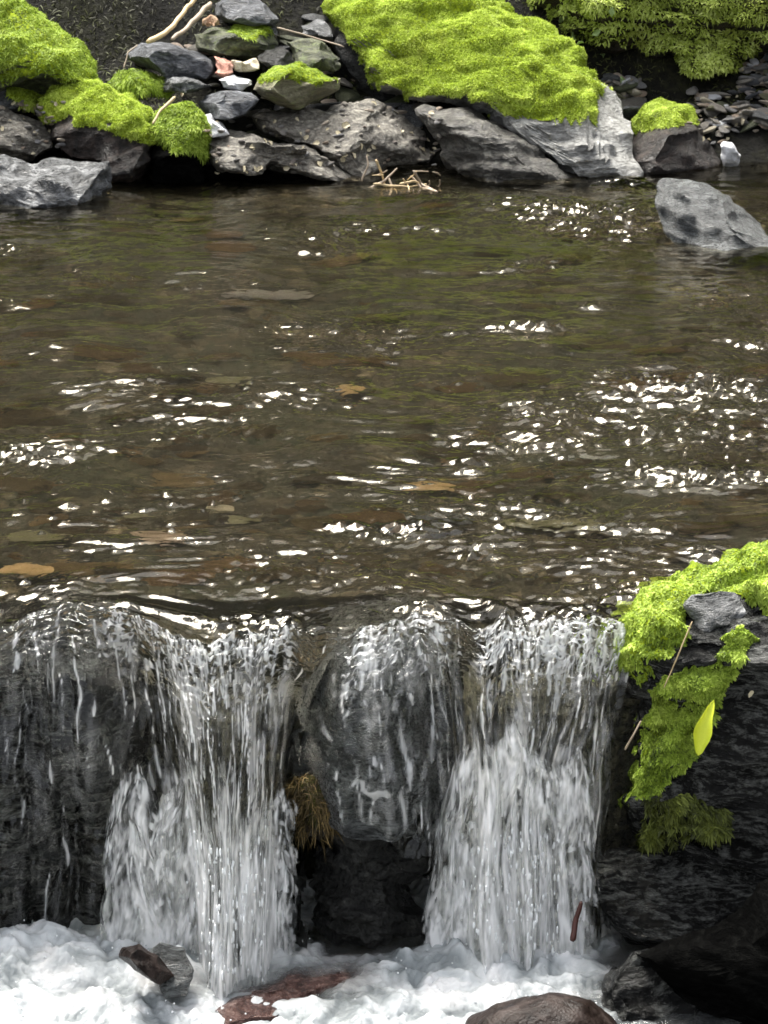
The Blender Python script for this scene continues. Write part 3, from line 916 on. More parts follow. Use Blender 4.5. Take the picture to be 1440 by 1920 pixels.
rock('smooth grey slate boulder standing out of the pool at the right frame edge',
     [(1222, 345), (1240, 328), (1290, 335), (1335, 343), (1400, 392), (1450, 440), (1530, 500), (1500, 560), (1400, 520), (1310, 500), (1268, 475), (1248, 432), (1228, 400)],
     yf(470) + 0.14, 0.15, MAT['poolslate'], lean=0.32, cuts=5, amp=0.014, sub=6, seed=2, name='boulder', cat='boulder', cutd=(0.5, 0.8))
rock('small dark stone capped with a dome of bright moss, right of the huge boulder',
     [(1178, 235), (1205, 190), (1235, 176), (1290, 208), (1330, 260), (1354, 295), (1350, 335), (1270, 345), (1200, 345), (1182, 310)],
     yf(325) + 0.16, 0.15, MAT['darkbrown'], lean=0.45, cuts=4, amp=0.012, seed=3, name='mossy_rock', cat='rock',
     moss=[dict(poly=[(1160, 246), (1200, 165), (1240, 150), (1310, 200), (1312, 240), (1250, 236), (1200, 245)], n=15000, len=0.008, wid=0.0022, thick=0.012, wild=1.8, up=.7)])
rock('white quartz stone at the water edge', [(1350, 268), (1375, 258), (1392, 290), (1385, 318), (1352, 318)], yf(316) + 0.04, 0.05, MAT['white'], sub=4, cuts=10, amp=0.012, seed=4)
rock('rounded wet brown rock touching the right frame edge above the pool', [(1392, 285), (1405, 258), (1440, 248), (1520, 250), (1540, 315), (1400, 312)], yf(300) + 0.1, 0.12, MAT['redbrown'], seed=5, amp=0.01)
rock('cracked grey rock with large flat faces at the left frame edge, in the pool',
     [(-160, 290), (-60, 262), (30, 272), (62, 292), (105, 285), (150, 303), (215, 300), (245, 340), (262, 402), (200, 430), (100, 430), (-30, 440), (-170, 430)],
     yf(400) + 0.17, 0.16, MAT['grey'], lean=0.8, cuts=18, amp=0.026, sub=6, seed=6, name='angular_rock', cutd=(0.3, 0.75), freq=7)
rock('dark rock under a folded blanket of bright moss, left of the far bank',
     [(70, 185), (105, 155), (145, 142), (190, 158), (240, 178), (275, 205), (295, 250), (290, 300), (255, 345), (210, 350), (195, 310), (130, 300), (85, 260)],
     yf(350) + 0.2, 0.17, MAT['darkbrown'], lean=0.6, cuts=6, amp=0.016, sub=6, seed=7, name='mossy_rock', cat='rock',
     moss=[dict(poly=[(60, 200), (90, 150), (145, 120), (200, 140), (260, 170), (300, 215), (300, 272), (255, 262), (215, 236), (150, 232), (120, 210), (85, 235)],
                n=42000, len=0.007, wid=0.0021, thick=0.010, lump=10, up=.7, hang=0, wild=1.8)])
rock('low block with a shaggy moss cap beside the moss-blanketed rock',
     [(286, 225), (320, 205), (352, 200), (382, 232), (386, 285), (382, 365), (330, 372), (290, 368), (282, 300)],
     yf(362) + 0.2, 0.13, MAT['black'], lean=0.3, cuts=4, amp=0.012, seed=8, name='mossy_rock', cat='rock',
     moss=[dict(poly=[(270, 235), (320, 190), (360, 190), (400, 230), (390, 290), (340, 288), (300, 275)], n=14000, len=0.013, wid=0.0024, thick=0.010, mat='leafmoss', up=.7, wild=1.8)])
rock('large moss-covered boulder cut by the top left corner',
     [(-180, -40), (-60, -50), (20, -5), (60, 22), (110, 62), (160, 112), (205, 165), (190, 178), (110, 175), (20, 172), (-120, 178), (-200, 120)],
     4.05, 0.3, MAT['mossrock'], lean=0.8, cuts=3, amp=0.02, sub=6, seed=9, name='mossy_boulder', cat='boulder',
     moss=[dict(poly=[(-220, -80), (10, -60), (75, 20), (130, 70), (190, 140), (200, 175), (100, 160), (-30, 165), (-220, 200)], n=60000, len=0.010, wid=0.0022, thick=0.012, mat='leafmoss', clump=9, wild=1.8, up=.7)])
rock('low mossy ledge stone left of the moss-blanketed rock', [(-80, 165), (0, 155), (60, 160), (95, 175), (90, 205), (40, 215), (-60, 215)], 3.86, 0.12, MAT['grey'], seed=10, name='mossy_rock', lean=.5,
     moss=[dict(poly=[(20, 150), (60, 150), (110, 165), (100, 205), (40, 200), (15, 180)], n=5000, len=0.014, wid=0.0024, thick=0.01)])
rock('broken grey rock wedged at the left frame edge under the mossy ledge stone', [(-90, 200), (0, 192), (50, 200), (95, 225), (100, 275), (60, 300), (-80, 300)], 3.68, 0.14, MAT['brown'], seed=11, cuts=9, amp=0.02, lean=.5)
rock('small round olive-mossed stone above the moss-blanketed rock', [(205, 160), (225, 138), (250, 132), (290, 145), (325, 160), (318, 185), (270, 192), (222, 188)], 3.88, 0.09, MAT['mossrock'], seed=12, name='mossy_rock', lean=.4,
     moss=[dict(poly=[(195, 165), (225, 125), (260, 120), (335, 150), (325, 182), (260, 180), (215, 182)], n=7000, len=0.014, wid=0.0024, thick=0.01, mat='leafmoss')])
rock('rounded grey stone with pale mottling under the two leaning sticks', [(236, 105), (262, 78), (305, 80), (350, 90), (392, 115), (402, 138), (385, 152), (330, 150), (275, 132)], 3.98, 0.14, MAT['bluegrey'], seed=13, cuts=4, lean=.5)
rock('thin dark grey slab under the rounded grey stone', [(296, 142), (340, 146), (400, 156), (402, 168), (360, 176), (310, 168)], 3.86, 0.09, MAT['grey'], seed=14, cuts=5, lean=.3)
rock('dark flat rock filmed with moss near the top of the pile', [(362, 62), (400, 50), (450, 45), (505, 55), (528, 82), (520, 105), (470, 112), (400, 108), (368, 92)], 4.08, 0.14, MAT['mossrock'], seed=15, cuts=5, lean=.3,
     moss=[dict(poly=[(430, 55), (460, 35), (515, 45), (520, 68), (470, 66), (440, 70)], n=2500, len=0.012, wid=0.0024, thick=0.006, mat='leafmoss')])
rock('blue grey rock at the very top of the pile', [(400, 5), (425, -15), (470, -18), (500, 15), (528, 40), (515, 52), (470, 48), (430, 42), (405, 30)], 4.2, 0.14, MAT['bluegrey'], seed=16, cuts=7, lean=.5)
rock('pale grey slab sloping behind the blue grey rock', [(462, 4), (480, 0), (510, 28), (528, 60), (518, 72), (495, 40)], 4.22, 0.06, MAT['grey'], seed=17, sub=4, lean=.4)
rock('small orange stone beside the leaning sticks', [(378, 36), (395, 28), (415, 38), (418, 50), (395, 54), (378, 52)], 4.08, 0.04, MAT['orange'], seed=18, sub=4, lean=.3)
rock('pink angular stone in the pile', [(400, 102), (415, 108), (438, 112), (442, 138), (420, 146), (402, 138)], 3.92, 0.05, MAT['pink'], seed=19, sub=4, cuts=6, lean=.4)
rock('cream angular stone beside the pink one', [(432, 112), (482, 106), (488, 130), (460, 138), (436, 136)], 3.94, 0.05, MAT['cream'], seed=20, sub=4, cuts=6, lean=.4)
rock('pale grey stone below the pink one', [(402, 146), (440, 138), (478, 146), (482, 162), (450, 170), (418, 166)], 3.88, 0.06, MAT['white'], seed=21, sub=4, lean=.4)
rock('black angular rock in the middle of the pile', [(480, 105), (500, 92), (530, 86), (552, 112), (556, 128), (520, 140), (490, 136)], 3.98, 0.1, MAT['dark'], seed=22, cuts=6, lean=.3)
rock('lichen-spotted grey rock left of the huge boulder', [(532, 78), (552, 66), (590, 72), (625, 92), (645, 110), (642, 140), (600, 142), (560, 125)], 4.02, 0.13, MAT['mossrock'], seed=23, cuts=7, lean=.5)
rock('pale triangular rock behind the lichen-spotted one', [(560, 45), (600, 38), (615, 55), (628, 80), (600, 86), (565, 66)], 4.2, 0.08, MAT['grey'], seed=24, sub=4, cuts=6, lean=.4)
rock('olive slab with a mossed top and bulging brown underside', [(472, 168), (490, 145), (520, 128), (560, 121), (600, 138), (640, 146), (640, 168), (600, 190), (560, 205), (520, 196), (490, 182)], 3.84, 0.15, MAT['olive'], seed=25, cuts=3, amp=0.008, lean=.2,
     moss=[dict(poly=[(488, 155), (520, 112), (565, 108), (600, 130), (640, 150), (590, 152), (540, 150), (510, 160)], n=4000, len=0.009, wid=0.0022, thick=0.006, mat='leafmoss')])
rock('smooth lens-shaped grey stone left of the olive slab', [(363, 190), (382, 176), (430, 170), (472, 172), (486, 188), (462, 214), (430, 226), (395, 220), (372, 204)], 3.78, 0.12, MAT['bluegrey'], seed=26, cuts=2, amp=0.006, lean=.5)
rock('pale wedge stone right of the shaggy moss cap', [(368, 216), (395, 208), (420, 232), (432, 252), (400, 258), (375, 250)], 3.68, 0.08, MAT['white'], seed=27, cuts=5, sub=4, lean=.5)
rock('broad grit-covered brown rock leaning over the dark waterline',
     [(378, 262), (420, 245), (470, 240), (540, 262), (600, 288), (650, 330), (690, 356), (600, 352), (545, 335), (500, 330), (470, 352), (440, 352), (405, 310)],
     yf(352) + 0.16, 0.16, MAT['brown'], seed=28, cuts=7, amp=0.018, sub=6, lean=.6, cutd=(.4, .8))
rock('brown rock flecked with lichen and grit in the middle of the far bank',
     [(470, 215), (540, 205), (610, 205), (640, 190), (700, 188), (750, 205), (800, 240), (828, 290), (815, 312), (740, 315), (690, 345), (640, 330), (560, 275), (490, 245)],
     yf(345) + 0.3, 0.18, MAT['brown'], seed=29, cuts=6, amp=0.018, sub=6, lean=.8)
rock('dark sloping ledge rock in the shade under the huge boulder',
     [(770, 200), (850, 195), (930, 215), (1000, 262), (1060, 320), (1110, 362), (1000, 372), (900, 345), (850, 330), (815, 262)],
     yf(352) + 0.22, 0.17, MAT['brownd'], seed=30, cuts=7, amp=0.02, sub=6, lean=.6)
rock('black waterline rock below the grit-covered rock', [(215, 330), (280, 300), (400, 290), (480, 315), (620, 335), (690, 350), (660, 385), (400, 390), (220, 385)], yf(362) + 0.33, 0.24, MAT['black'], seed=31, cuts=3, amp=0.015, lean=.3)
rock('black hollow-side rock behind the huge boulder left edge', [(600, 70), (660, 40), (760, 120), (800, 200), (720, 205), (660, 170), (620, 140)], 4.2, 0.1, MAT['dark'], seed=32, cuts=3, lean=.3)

# ---- near right: the mossy boulder over the falls
BY = -0.04
rock('big dark boulder with leafy green moss at the falls',
     [(1138, 1235), (1160, 1190), (1200, 1145), (1280, 1090), (1340, 1056), (1450, 1030), (1700, 1010), (1800, 1300), (1750, 1600), (1560, 1660), (1420, 1640), (1300, 1620), (1190, 1610), (1178, 1530), (1182, 1450), (1205, 1350), (1175, 1300)],
     BY, 0.26, MAT['darkslate'], lean=0.42, skew=-0.1, cuts=3, amp=0.032, sub=6, seed=41, name='mossy_boulder', cat='boulder', cutd=(.55, .85), freq=7,
     moss=[dict(poly=[(1120, 1245), (1150, 1180), (1200, 1130), (1290, 1075), (1340, 1040), (1460, 1010), (1600, 1000), (1600, 1100), (1440, 1150), (1400, 1130), (1360, 1110), (1300, 1115), (1290, 1160), (1280, 1225), (1240, 1255), (1190, 1275), (1150, 1270)],
                n=52000, len=0.0055, wid=0.0036, wild=2.2, thick=0.026, lump=22, mat='leafmoss', round=True, jit=2.2, up=.5, clump=38, hang=.4),
           dict(poly=[(1345, 1205), (1385, 1185), (1395, 1210), (1385, 1250), (1340, 1300), (1320, 1360), (1280, 1440), (1240, 1480), (1180, 1500), (1180, 1440), (1210, 1400), (1208, 1330), (1235, 1290), (1300, 1270)],
                n=52000, len=0.0055, wid=0.0036, wild=2.2, thick=0.022, lump=22, mat='leafmoss', round=True, jit=2.0, up=.5, clump=38, hang=.4),
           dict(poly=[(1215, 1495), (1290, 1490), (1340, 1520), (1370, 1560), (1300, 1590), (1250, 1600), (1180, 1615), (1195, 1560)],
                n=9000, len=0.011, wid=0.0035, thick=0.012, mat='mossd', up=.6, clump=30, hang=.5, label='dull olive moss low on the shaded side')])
rock('pale lichen knob on the mossy boulder', [(1278, 1135), (1295, 1112), (1350, 1105), (1380, 1112), (1402, 1150), (1385, 1170), (1345, 1180), (1325, 1215), (1302, 1215), (1300, 1165)], BY - 0.06, 0.05, MAT['grey'], lean=.5, cuts=4, amp=0.007, seed=42, sub=5, skew=-.1, name='stone', cat='stone')
rock('rounded wet rock below the mossy boulder, right of the right waterfall',
     [(1095, 1615), (1130, 1590), (1200, 1580), (1330, 1570), (1450, 1600), (1620, 1640), (1600, 1760), (1440, 1765), (1330, 1780), (1240, 1790), (1170, 1770), (1110, 1720), (1088, 1660)],
     -0.06, 0.20, MAT['darkslate'], lean=0.35, cuts=4, amp=0.012, sub=6, seed=43, name='boulder', cat='boulder')
rock('boulder added in the lower right corner, coloured black as the deep shade there',
     [(1180, 1790), (1260, 1760), (1360, 1720), (1440, 1640), (1600, 1600), (1700, 1800), (1700, 2100), (1380, 2100), (1330, 1960), (1260, 1850)],
     -0.38, 0.16, MAT['black'], lean=-0.1, cuts=4, amp=0.012, sub=6, seed=44, name='boulder', cat='boulder')  # added body, its near black colour stands for shade under the overhang
rock('low wet black rock in the froth at the lower right', [(1120, 1850), (1140, 1800), (1180, 1775), (1240, 1780), (1320, 1830), (1380, 1880), (1400, 1990), (1200, 1990), (1130, 1900)], -0.34, 0.12, MAT['darkslate'], cuts=7, amp=0.022, sub=6, seed=45, lean=.5)
rock('round wet brown stone cut off by the bottom frame edge', [(862, 1945), (880, 1915), (935, 1880), (1030, 1853), (1110, 1872), (1165, 1925), (1180, 2040), (1020, 2090), (870, 2030)], -0.54, 0.13, MAT['wetbrown'], cuts=0, amp=0.008, sub=6, seed=46, lean=.5, name='stone', cat='stone')
rock('flat red brown stone awash between the froth, bottom middle', [(395, 1892), (430, 1870), (500, 1852), (560, 1812), (640, 1795), (700, 1800), (695, 1835), (600, 1868), (520, 1915), (420, 1925)], -0.315, 0.06, MAT['redbrown'], cuts=3, amp=0.012, sub=6, seed=47, lean=2.2, name='stone', cat='stone')
rock('small dark stone with a pale vein, left in the froth', [(216, 1790), (225, 1772), (262, 1768), (300, 1790), (330, 1830), (300, 1850), (240, 1810)], -0.40, 0.05, MAT['wetbrown'], cuts=6, amp=0.006, seed=48, lean=.7, name='stone', cat='stone')
rock('grey stone at the foot of the left waterfall, in the froth', [(268, 1790), (300, 1765), (345, 1778), (362, 1820), (350, 1870), (310, 1870), (292, 1830)], -0.365, 0.04, MAT['wetslate'], cuts=6, amp=0.006, seed=49, lean=.7, name='stone', cat='stone')
rock('rock in the cave between both waterfalls, its shade coloured in near black', [(565, 1580), (620, 1555), (700, 1555), (770, 1580), (800, 1620), (795, 1740), (690, 1780), (580, 1770), (560, 1680)], -0.12, 0.1, MAT['dark'], cuts=12, amp=0.034, sub=6, seed=50, lean=.2)  # stone colour darkened so that the cave reads as shade
rock('grey brown stone jutting over the cave', [(640, 1500), (700, 1482), (770, 1490), (800, 1530), (795, 1585), (720, 1570), (650, 1540)], -0.17, 0.07, MAT['wetslate'], cuts=8, amp=0.02, sub=6, seed=51, lean=.3)
rock('small dark stone left of the cave, under the brown moss', [(560, 1470), (620, 1455), (655, 1480), (650, 1540), (600, 1580), (562, 1560)], -0.10, 0.06, MAT['darkbrown'], cuts=4, amp=0.008, seed=52, lean=.2, name='stone', cat='stone',
     moss=[dict(poly=[(550, 1460), (620, 1445), (665, 1480), (655, 1560), (600, 1590), (550, 1570)], n=3200, len=0.02, wid=0.0018, thick=0.01, mat='rootbrown', hang=.5, up=.6, wild=2.5, label='shaggy brown water moss')])

# ---- turf bank top right
rock('leafy moss hanging over the undercut bank at the top right', 
     [(985, -30), (1100, -120), (1300, -140), (1560, -120), (1600, 60), (1540, 130), (1440, 120), (1380, 150), (1300, 150), (1230, 120), (1160, 95), (1080, 88), (1035, 60)],
     4.42, 0.28, MAT['darkbrown'], lean=.5, cuts=0, amp=0.05, sub=6, seed=61, name='moss_bank', cat='moss bank', freq=5,
     moss=[dict(poly=[(940, -30), (1100, -200), (1300, -200), (1660, -200), (1700, 60), (1560, 150), (1440, 120), (1380, 165), (1300, 160), (1230, 130), (1160, 110), (1080, 100), (1030, 70)],
                n=100000, len=0.012, wid=0.0048, thick=0.05, lump=7, mat='turf', round=True, wild=2.2, up=.6, hang=.25, clump=9)])

# ------------------------------------------------------------------ bed stones, bank stones, leaves: one of each kind, then copies
def stone_mesh(name, seed, mat, sub=3, squash=(1, .8, .45), cuts=5):
    S, F = ico(sub)
    r = np.random.default_rng(seed)
    S = S.copy()
    for _ in range(cuts):
        n = r.normal(size=3); n /= np.linalg.norm(n)
        e = S @ n - r.uniform(.5, .85)
        S = S - np.clip(e, 0, None)[:, None] * n
    S = S * squash
    S = S * (1 + 0.12 * fbm(S * 1.5, 3, seed))[:, None]
    me_o = mesh_np(name, S, F, mat, origin=(0, 0, 0))
    return me_o

rnd = random.Random(5)
def scatter(protos, places, label_fn, cat, group):
    n0 = len(protos)
    for i, (x, y, z, sx, sy, sz, rz, tilt) in enumerate(places):
        if i < n0:
            o = protos[i]
        else:
            o = protos[i % n0].copy()
            COL.objects.link(o)
        o.location = (x, y, z)
        o.scale = (sx, sy, sz)
        o.rotation_euler = (tilt * math.sin(i), tilt * math.cos(i * 1.7), rz)
        tag(o, label_fn(i), cat, group)

def bed_at(px, py):
    p = atZ(px, py)
    g = 0.12
    return float(p[0]), float(p[1] + 1.05 * g)
places = []
for i in range(285):
    py = rnd.uniform(385, 1150) ** 1.0
    px = rnd.uniform(-40, 1480)
    x, y = bed_at(px, py)
    if y < 0.25: continue
    s_ = rnd.choice([0.015, 0.02, 0.03, 0.04, 0.05]) * rnd.uniform(.8, 1.3)
    places.append((x, y, float(ground_z(x, y)) + s_ * 0.15, s_ * rnd.uniform(1, 1.7), s_, s_ * rnd.uniform(.4, .65), rnd.uniform(-.6, .6), .2))
scatter([stone_mesh('bed_stone', 200 + k, MAT['bedstone']) for k in range(5)], places, lambda i: 'brown stone lying on the stream bed under clear water', 'stone', 'stones on the stream bed')
special = [((30, 1092), (.055, .05, .03), 'tan', 'large tan orange bed stone at the left frame edge above the falls'),
           ((405, 957), (.03, .022, .014), 'cream', 'small yellow bed stone left of the middle of the pool'),
           ((658, 732), (.028, .03, .014), 'tan', 'small round tan bed stone in the middle of the pool'),
           ((800, 912), (.065, .03, .02), 'tan', 'long tan bed stone right of the middle of the pool'),
           ((295, 1015), (.062, .035, .02), 'loose', 'pale grey bed stone above the left waterfall'),
           ((430, 705), (.07, .05, .02), 'olive', 'broad olive bed stone in the left half of the pool'),
           ((250, 960), (.04, .025, .018), 'olive', 'olive bed stone left of the small yellow one'),
           ((450, 975), (.035, .02, .014), 'olive', 'flat olive bed stone just below the small yellow one'),
           ((1040, 985), (.09, .04, .02), 'olive', 'long flat bed stone above the right waterfall'),
           ((50, 1010), (.07, .04, .02), 'olive', 'flat brown bed stone behind the large tan orange one'),
           ((500, 550), (.12, .07, .02), 'loose', 'wide pale slab on the bed in the upper left of the pool'),
           ((830, 970), (.06, .035, .03), 'bluegrey', 'grey bed stone above the middle sparkles')]
for k, ((px, py), (a, b, c), mt, lab) in enumerate(special):
    x, y = bed_at(px, py)
    o = stone_mesh('bed_stone', 300 + k, MAT[mt])
    o.location = (x, y, float(ground_z(x, y)) + c * 0.5 + (0.035 if mt in ('tan', 'cream') else 0.012))
    o.scale = (a, b, c)
    o.rotation_euler = (0, 0, -0.1)
    tag(o, lab, 'stone', 'stones on the stream bed')

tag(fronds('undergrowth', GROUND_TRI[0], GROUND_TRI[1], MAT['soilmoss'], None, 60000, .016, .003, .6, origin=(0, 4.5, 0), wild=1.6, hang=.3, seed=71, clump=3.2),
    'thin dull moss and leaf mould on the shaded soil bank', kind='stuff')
# bank stones lie in the gaps of the pile, on the soil
def bank_places(n, regions, smin, smax, lift=0.3):
    out = []
    for i in range(n):
        x0, y0, x1, y1 = regions[i % len(regions)]
        px, py = rnd.uniform(x0, x1), rnd.uniform(y0, y1)
        Y = ground_hit(px, py)
        p = atY(px, py, Y)
        s_ = rnd.uniform(smin, smax)
        out.append((float(p[0]), float(p[1]), float(p[2]) + s_ * lift, s_ * rnd.uniform(1, 1.6), s_, s_ * rnd.uniform(.5, .8), rnd.uniform(0, 6), .4))
    return out
scatter([stone_mesh('bank_stone', 400 + k, MAT['loose']) for k in range(6)],
        bank_places(210, [(1290, 175, 1450, 255), (1290, 180, 1450, 250), (1390, 110, 1450, 180), (380, 90, 640, 200), (480, 200, 700, 300), (0, 190, 110, 290), (1130, 150, 1200, 200), (230, 80, 640, 140), (640, 150, 760, 220)], 0.012, 0.034),
        lambda i: 'small grey or brown stone in the heap on the far bank', 'stone', 'small stones on the far bank')

def leaf_mesh(name, mat, L=1.0, Wd=0.36, n=10, curl=0.25, seed=0):
    r = np.random.default_rng(seed)
    vs, fs = [], []
    for i in range(n + 1):
        t = i / n
        w_ = (Wd * math.sin(math.pi * t ** 0.8) ** 0.8 * 0.5 + 0.006) * (1 + .13 * math.sin(11 * t + seed))
        for k, s_ in enumerate((-1, 0, 1)):
            vs.append((w_ * s_ + 0.05 * math.sin(3 * t + seed), L * (t - 0.5), curl * (0.5 - (t - .5) ** 2 * 2) * .5 + abs(s_) * 0.5 * w_ * (1 + r.random()) + 0.0))
    vs = np.array(vs)
    for i in range(n):
        for k in range(2):
            a = i * 3 + k
            fs.append((a, a + 1, a + 4, a + 3))
    vt = vs.copy(); vt[:, 2] += 0.02
    m = len(vs)
    F = np.array(fs)
    F = np.concatenate([F[:, ::-1], F + m])
    rim = [i * 3 for i in range(n + 1)] + [i * 3 + 2 for i in range(n, -1, -1)]
    side = [(rim[i], rim[(i + 1) % len(rim)], rim[(i + 1) % len(rim)] + m, rim[i] + m) for i in range(len(rim))]
    return mesh_np(name, np.concatenate([vs, vt]), np.concatenate([F, np.array(side)]), mat, origin=(0, 0, 0))
lp = []
def surface_hit(px, py, dg, sc_):
    d = Vector([float(v) for v in ray(px, py)]).normalized()
    hit, loc, nor, idx, ob, mx = sc_.ray_cast(dg, Vector((CX, CY, CZ)), d)
    return (loc, nor, ob) if hit else (None, None, None)
bpy.context.view_layer.update()
dg = bpy.context.evaluated_depsgraph_get()
def drop_leaf(o, px, py, size, ang, push=0.003, wide=1.0):
    loc, nor, ob = surface_hit(px, py, dg, scene)
    if loc is None: return
    o.location = loc + nor * push
    q_ = nor.to_track_quat('Z', 'Y')
    from mathutils import Quaternion
    o.rotation_mode = 'QUATERNION'
    o.rotation_quaternion = q_ @ Quaternion((0, 0, 1), ang)
    o.scale = (size * wide, size, size)
scatter([stone_mesh('pile_rock', 500 + k, MAT[['brown', 'grey', 'mossrock'][k % 3]], 4, cuts=8) for k in range(6)],
        bank_places(46, [(230, 90, 640, 200), (0, 180, 110, 300), (640, 180, 780, 230), (480, 200, 640, 260), (1140, 160, 1200, 220), (1290, 190, 1450, 240), (380, 20, 640, 90)], 0.035, 0.07, .1),
        lambda i: 'rough angular rock half hidden among the bigger rocks of the far bank', 'rock', 'half hidden rocks on the far bank')
protos = [leaf_mesh('dead_leaf', MAT['leaf_dead'], 1, .5, seed=k) for k in range(4)]
lspots = [(647, 238, .03), (648, 178, .02), (575, 285, .02), (505, 270, .018), (675, 275, .02), (272, 178, .02), (495, 185, .02), (800, 265, .02), (575, 258, .018), (810, 290, .018), (62, 290, .014), (342, 178, .02), (558, 225, .016)]
for i in range(84):
    zx = [(470, 205, 720, 320), (1290, 180, 1440, 270), (0, 190, 120, 260), (380, 225, 620, 330), (640, 190, 820, 300)][i % 5]
    lspots.append((rnd.uniform(zx[0], zx[2]), rnd.uniform(zx[1], zx[3]), rnd.uniform(.01, .022)))
for i, (px, py, s_) in enumerate(lspots):
    o = protos[i] if i < 4 else protos[i % 4].copy()
    if i >= 4: COL.objects.link(o)
    drop_leaf(o, px, py, s_, rnd.uniform(0, 6.28), wide=rnd.uniform(.8, 1.5))
    tag(o, 'oval cream leaf lying in the middle of the lichen-flecked brown rock' if i == 0 else 'small pale dead leaf lying on the far bank stones', 'leaf', 'dead leaves on the far bank')
yl_ = leaf_mesh('yellow_leaf', MAT['leaf_yellow'], 1, .27, n=16, curl=.3, seed=3)
loc, nor, ob = surface_hit(1322, 1365, dg, scene)
print('yellow leaf on', ob.name if ob else None, tuple(loc))
a_, b_ = atY(1340, 1313, loc[1] - 0.035), atY(1308, 1416, loc[1] - 0.05)
def place_between(o, a, b, wide=1.0, face=(0, -1, 0.5)):
    a, b = Vector([float(v) for v in a]), Vector([float(v) for v in b])
    d = a - b
    L = d.length
    yv = d.normalized()
    zv = Vector(face); zv = (zv - yv * zv.dot(yv)).normalized()
    xv = yv.cross(zv)
    from mathutils import Matrix
    m = Matrix((xv, yv, zv)).transposed().to_4x4()
    o.matrix_world = Matrix.Translation((a + b) / 2) @ m @ Matrix.Diagonal((L * wide, L, L, 1))
place_between(yl_, a_, b_)
tag(yl_, 'bright yellow willow-shaped leaf stuck on the mossy boulder by the falls', 'leaf')
pl = leaf_mesh('pale_leaf', MAT['leaf_dead'], 1, .5)
drop_leaf(pl, 1408, 1302, .014, 2.6)
tag(pl, 'tiny pale leaf on the dark stone right of the bright yellow leaf', 'leaf')
g_leaves = [(1165, 150, .035, 0.4), (1120, 60, .03, 2), (1060, 40, .03, 1), (1150, 20, .03, 3), (1090, 90, .026, 4), (1135, 95, .024, 5), (1082, 65, .03, 0.2)]
gp = leaf_mesh('green_leaf', MAT['leaf_green'], 1, .55, seed=9)
for i, (px, py, s_, an) in enumerate(g_leaves):
    o = gp if i == 0 else gp.copy()
    if i: COL.objects.link(o)
    drop_leaf(o, px, py, s_, an, 0.012)
    tag(o, 'green leaf lying by itself under the hanging moss' if i == 0 else 'pale green leaf among the hanging moss at top right', 'leaf', 'green leaves at top right')

scatter([stone_mesh('rubble_stone', 700 + k, MAT[['cream', 'loose', 'bluegrey', 'white', 'loose', 'olive', 'grey', 'loose'][k % 8]], 3, (1, .8, .6)) for k in range(8)],
        bank_places(70, [(1290, 180, 1450, 262), (1385, 105, 1460, 190), (1130, 155, 1190, 200)], 0.010, 0.028, .8),
        lambda i: 'small pale wet stone in the rubble at the far right of the bank', 'stone', 'pale rubble at the far right bank')
pebs = [stone_mesh('pebble', 600 + k, MAT['loose'], 2) for k in range(5)]
for i in range(150):
    zx = [(480, 205, 830, 310), (380, 225, 640, 330), (640, 190, 830, 310), (1290, 180, 1440, 270), (0, 190, 120, 280)][i % 5]
    o = pebs[i] if i < 5 else pebs[i % 5].copy()
    if i >= 5: COL.objects.link(o)
    loc, nor, ob = surface_hit(rnd.uniform(zx[0], zx[2]), rnd.uniform(zx[1], zx[3]), dg, scene)
    s_ = rnd.uniform(.005, .014)
    if loc is not None:
        o.location = loc
        o.scale = (s_ * rnd.uniform(1, 1.5), s_, s_)
        o.rotation_euler = (rnd.uniform(-.4, .4), rnd.uniform(-.4, .4), rnd.uniform(0, 6))
    tag(o, 'tiny pale pebble lying on the rocks of the far bank', 'pebble', 'pebbles on the far bank rocks')

def stick(name, pts, r0, r1, mat, label, cat='stick', group=None, n=8):
    pts = np.asarray(pts, float)
    k = 24
    t = np.linspace(0, 1, k)
    s_ = np.linspace(0, 1, len(pts))
    c = np.stack([np.interp(t, s_, pts[:, q]) for q in range(3)], -1)
    c[1:-1] += 0.15 * r0 * 4 * np.stack([pn(c[1:-1] * 30, 1), pn(c[1:-1] * 30, 2), pn(c[1:-1] * 30, 3)], -1)
    T = np.gradient(c, axis=0); T /= np.linalg.norm(T, axis=1)[:, None]
    A_ = np.cross(T, [0.3, 0.2, 1.0] if np.abs(T[:, 2]).mean() < .6 else [1.0, 0.35, 0.1]); A_ /= np.linalg.norm(A_, axis=1)[:, None]
    B_ = np.cross(T, A_)
    rr = (r0 + (r1 - r0) * t) * (1 + .15 * pn(c * 60, 5))
    rr[0] *= .6; rr[-1] *= .6
    an = np.linspace(0, 2 * math.pi, n, endpoint=False)
    V = c[:, None] + rr[:, None, None] * (np.cos(an)[None, :, None] * A_[:, None] + np.sin(an)[None, :, None] * B_[:, None])
    V = V.reshape(-1, 3)
    F = [[i * n + j, i * n + (j + 1) % n, (i + 1) * n + (j + 1) % n, (i + 1) * n + j] for i in range(k - 1) for j in range(n)]
    V = np.concatenate([V, c[:1], c[-1:]])
    for j in range(0, n):
        F.append([len(V) - 2, (j + 1) % n, j, j]) if False else None
    F += [[j * 1, (j + 1), (n - 2 - j), (n - 1 - j)][::-1] for j in range(n // 2 - 1)]
    b0 = (k - 1) * n
    F += [[b0 + j, b0 + j + 1, b0 + n - 2 - j, b0 + n - 1 - j] for j in range(n // 2 - 1)]
    return tag(mesh_np(name, V, np.array(F), mat), label, cat, group)
stick('stick', [atY(276, 79, 3.86), atY(320, 55, 3.95), atY(350, 15, 4.05), atY(385, -18, 4.12)], .008, .006, MAT['wood'], 'pale peeled stick leaning on the rounded grey stone')
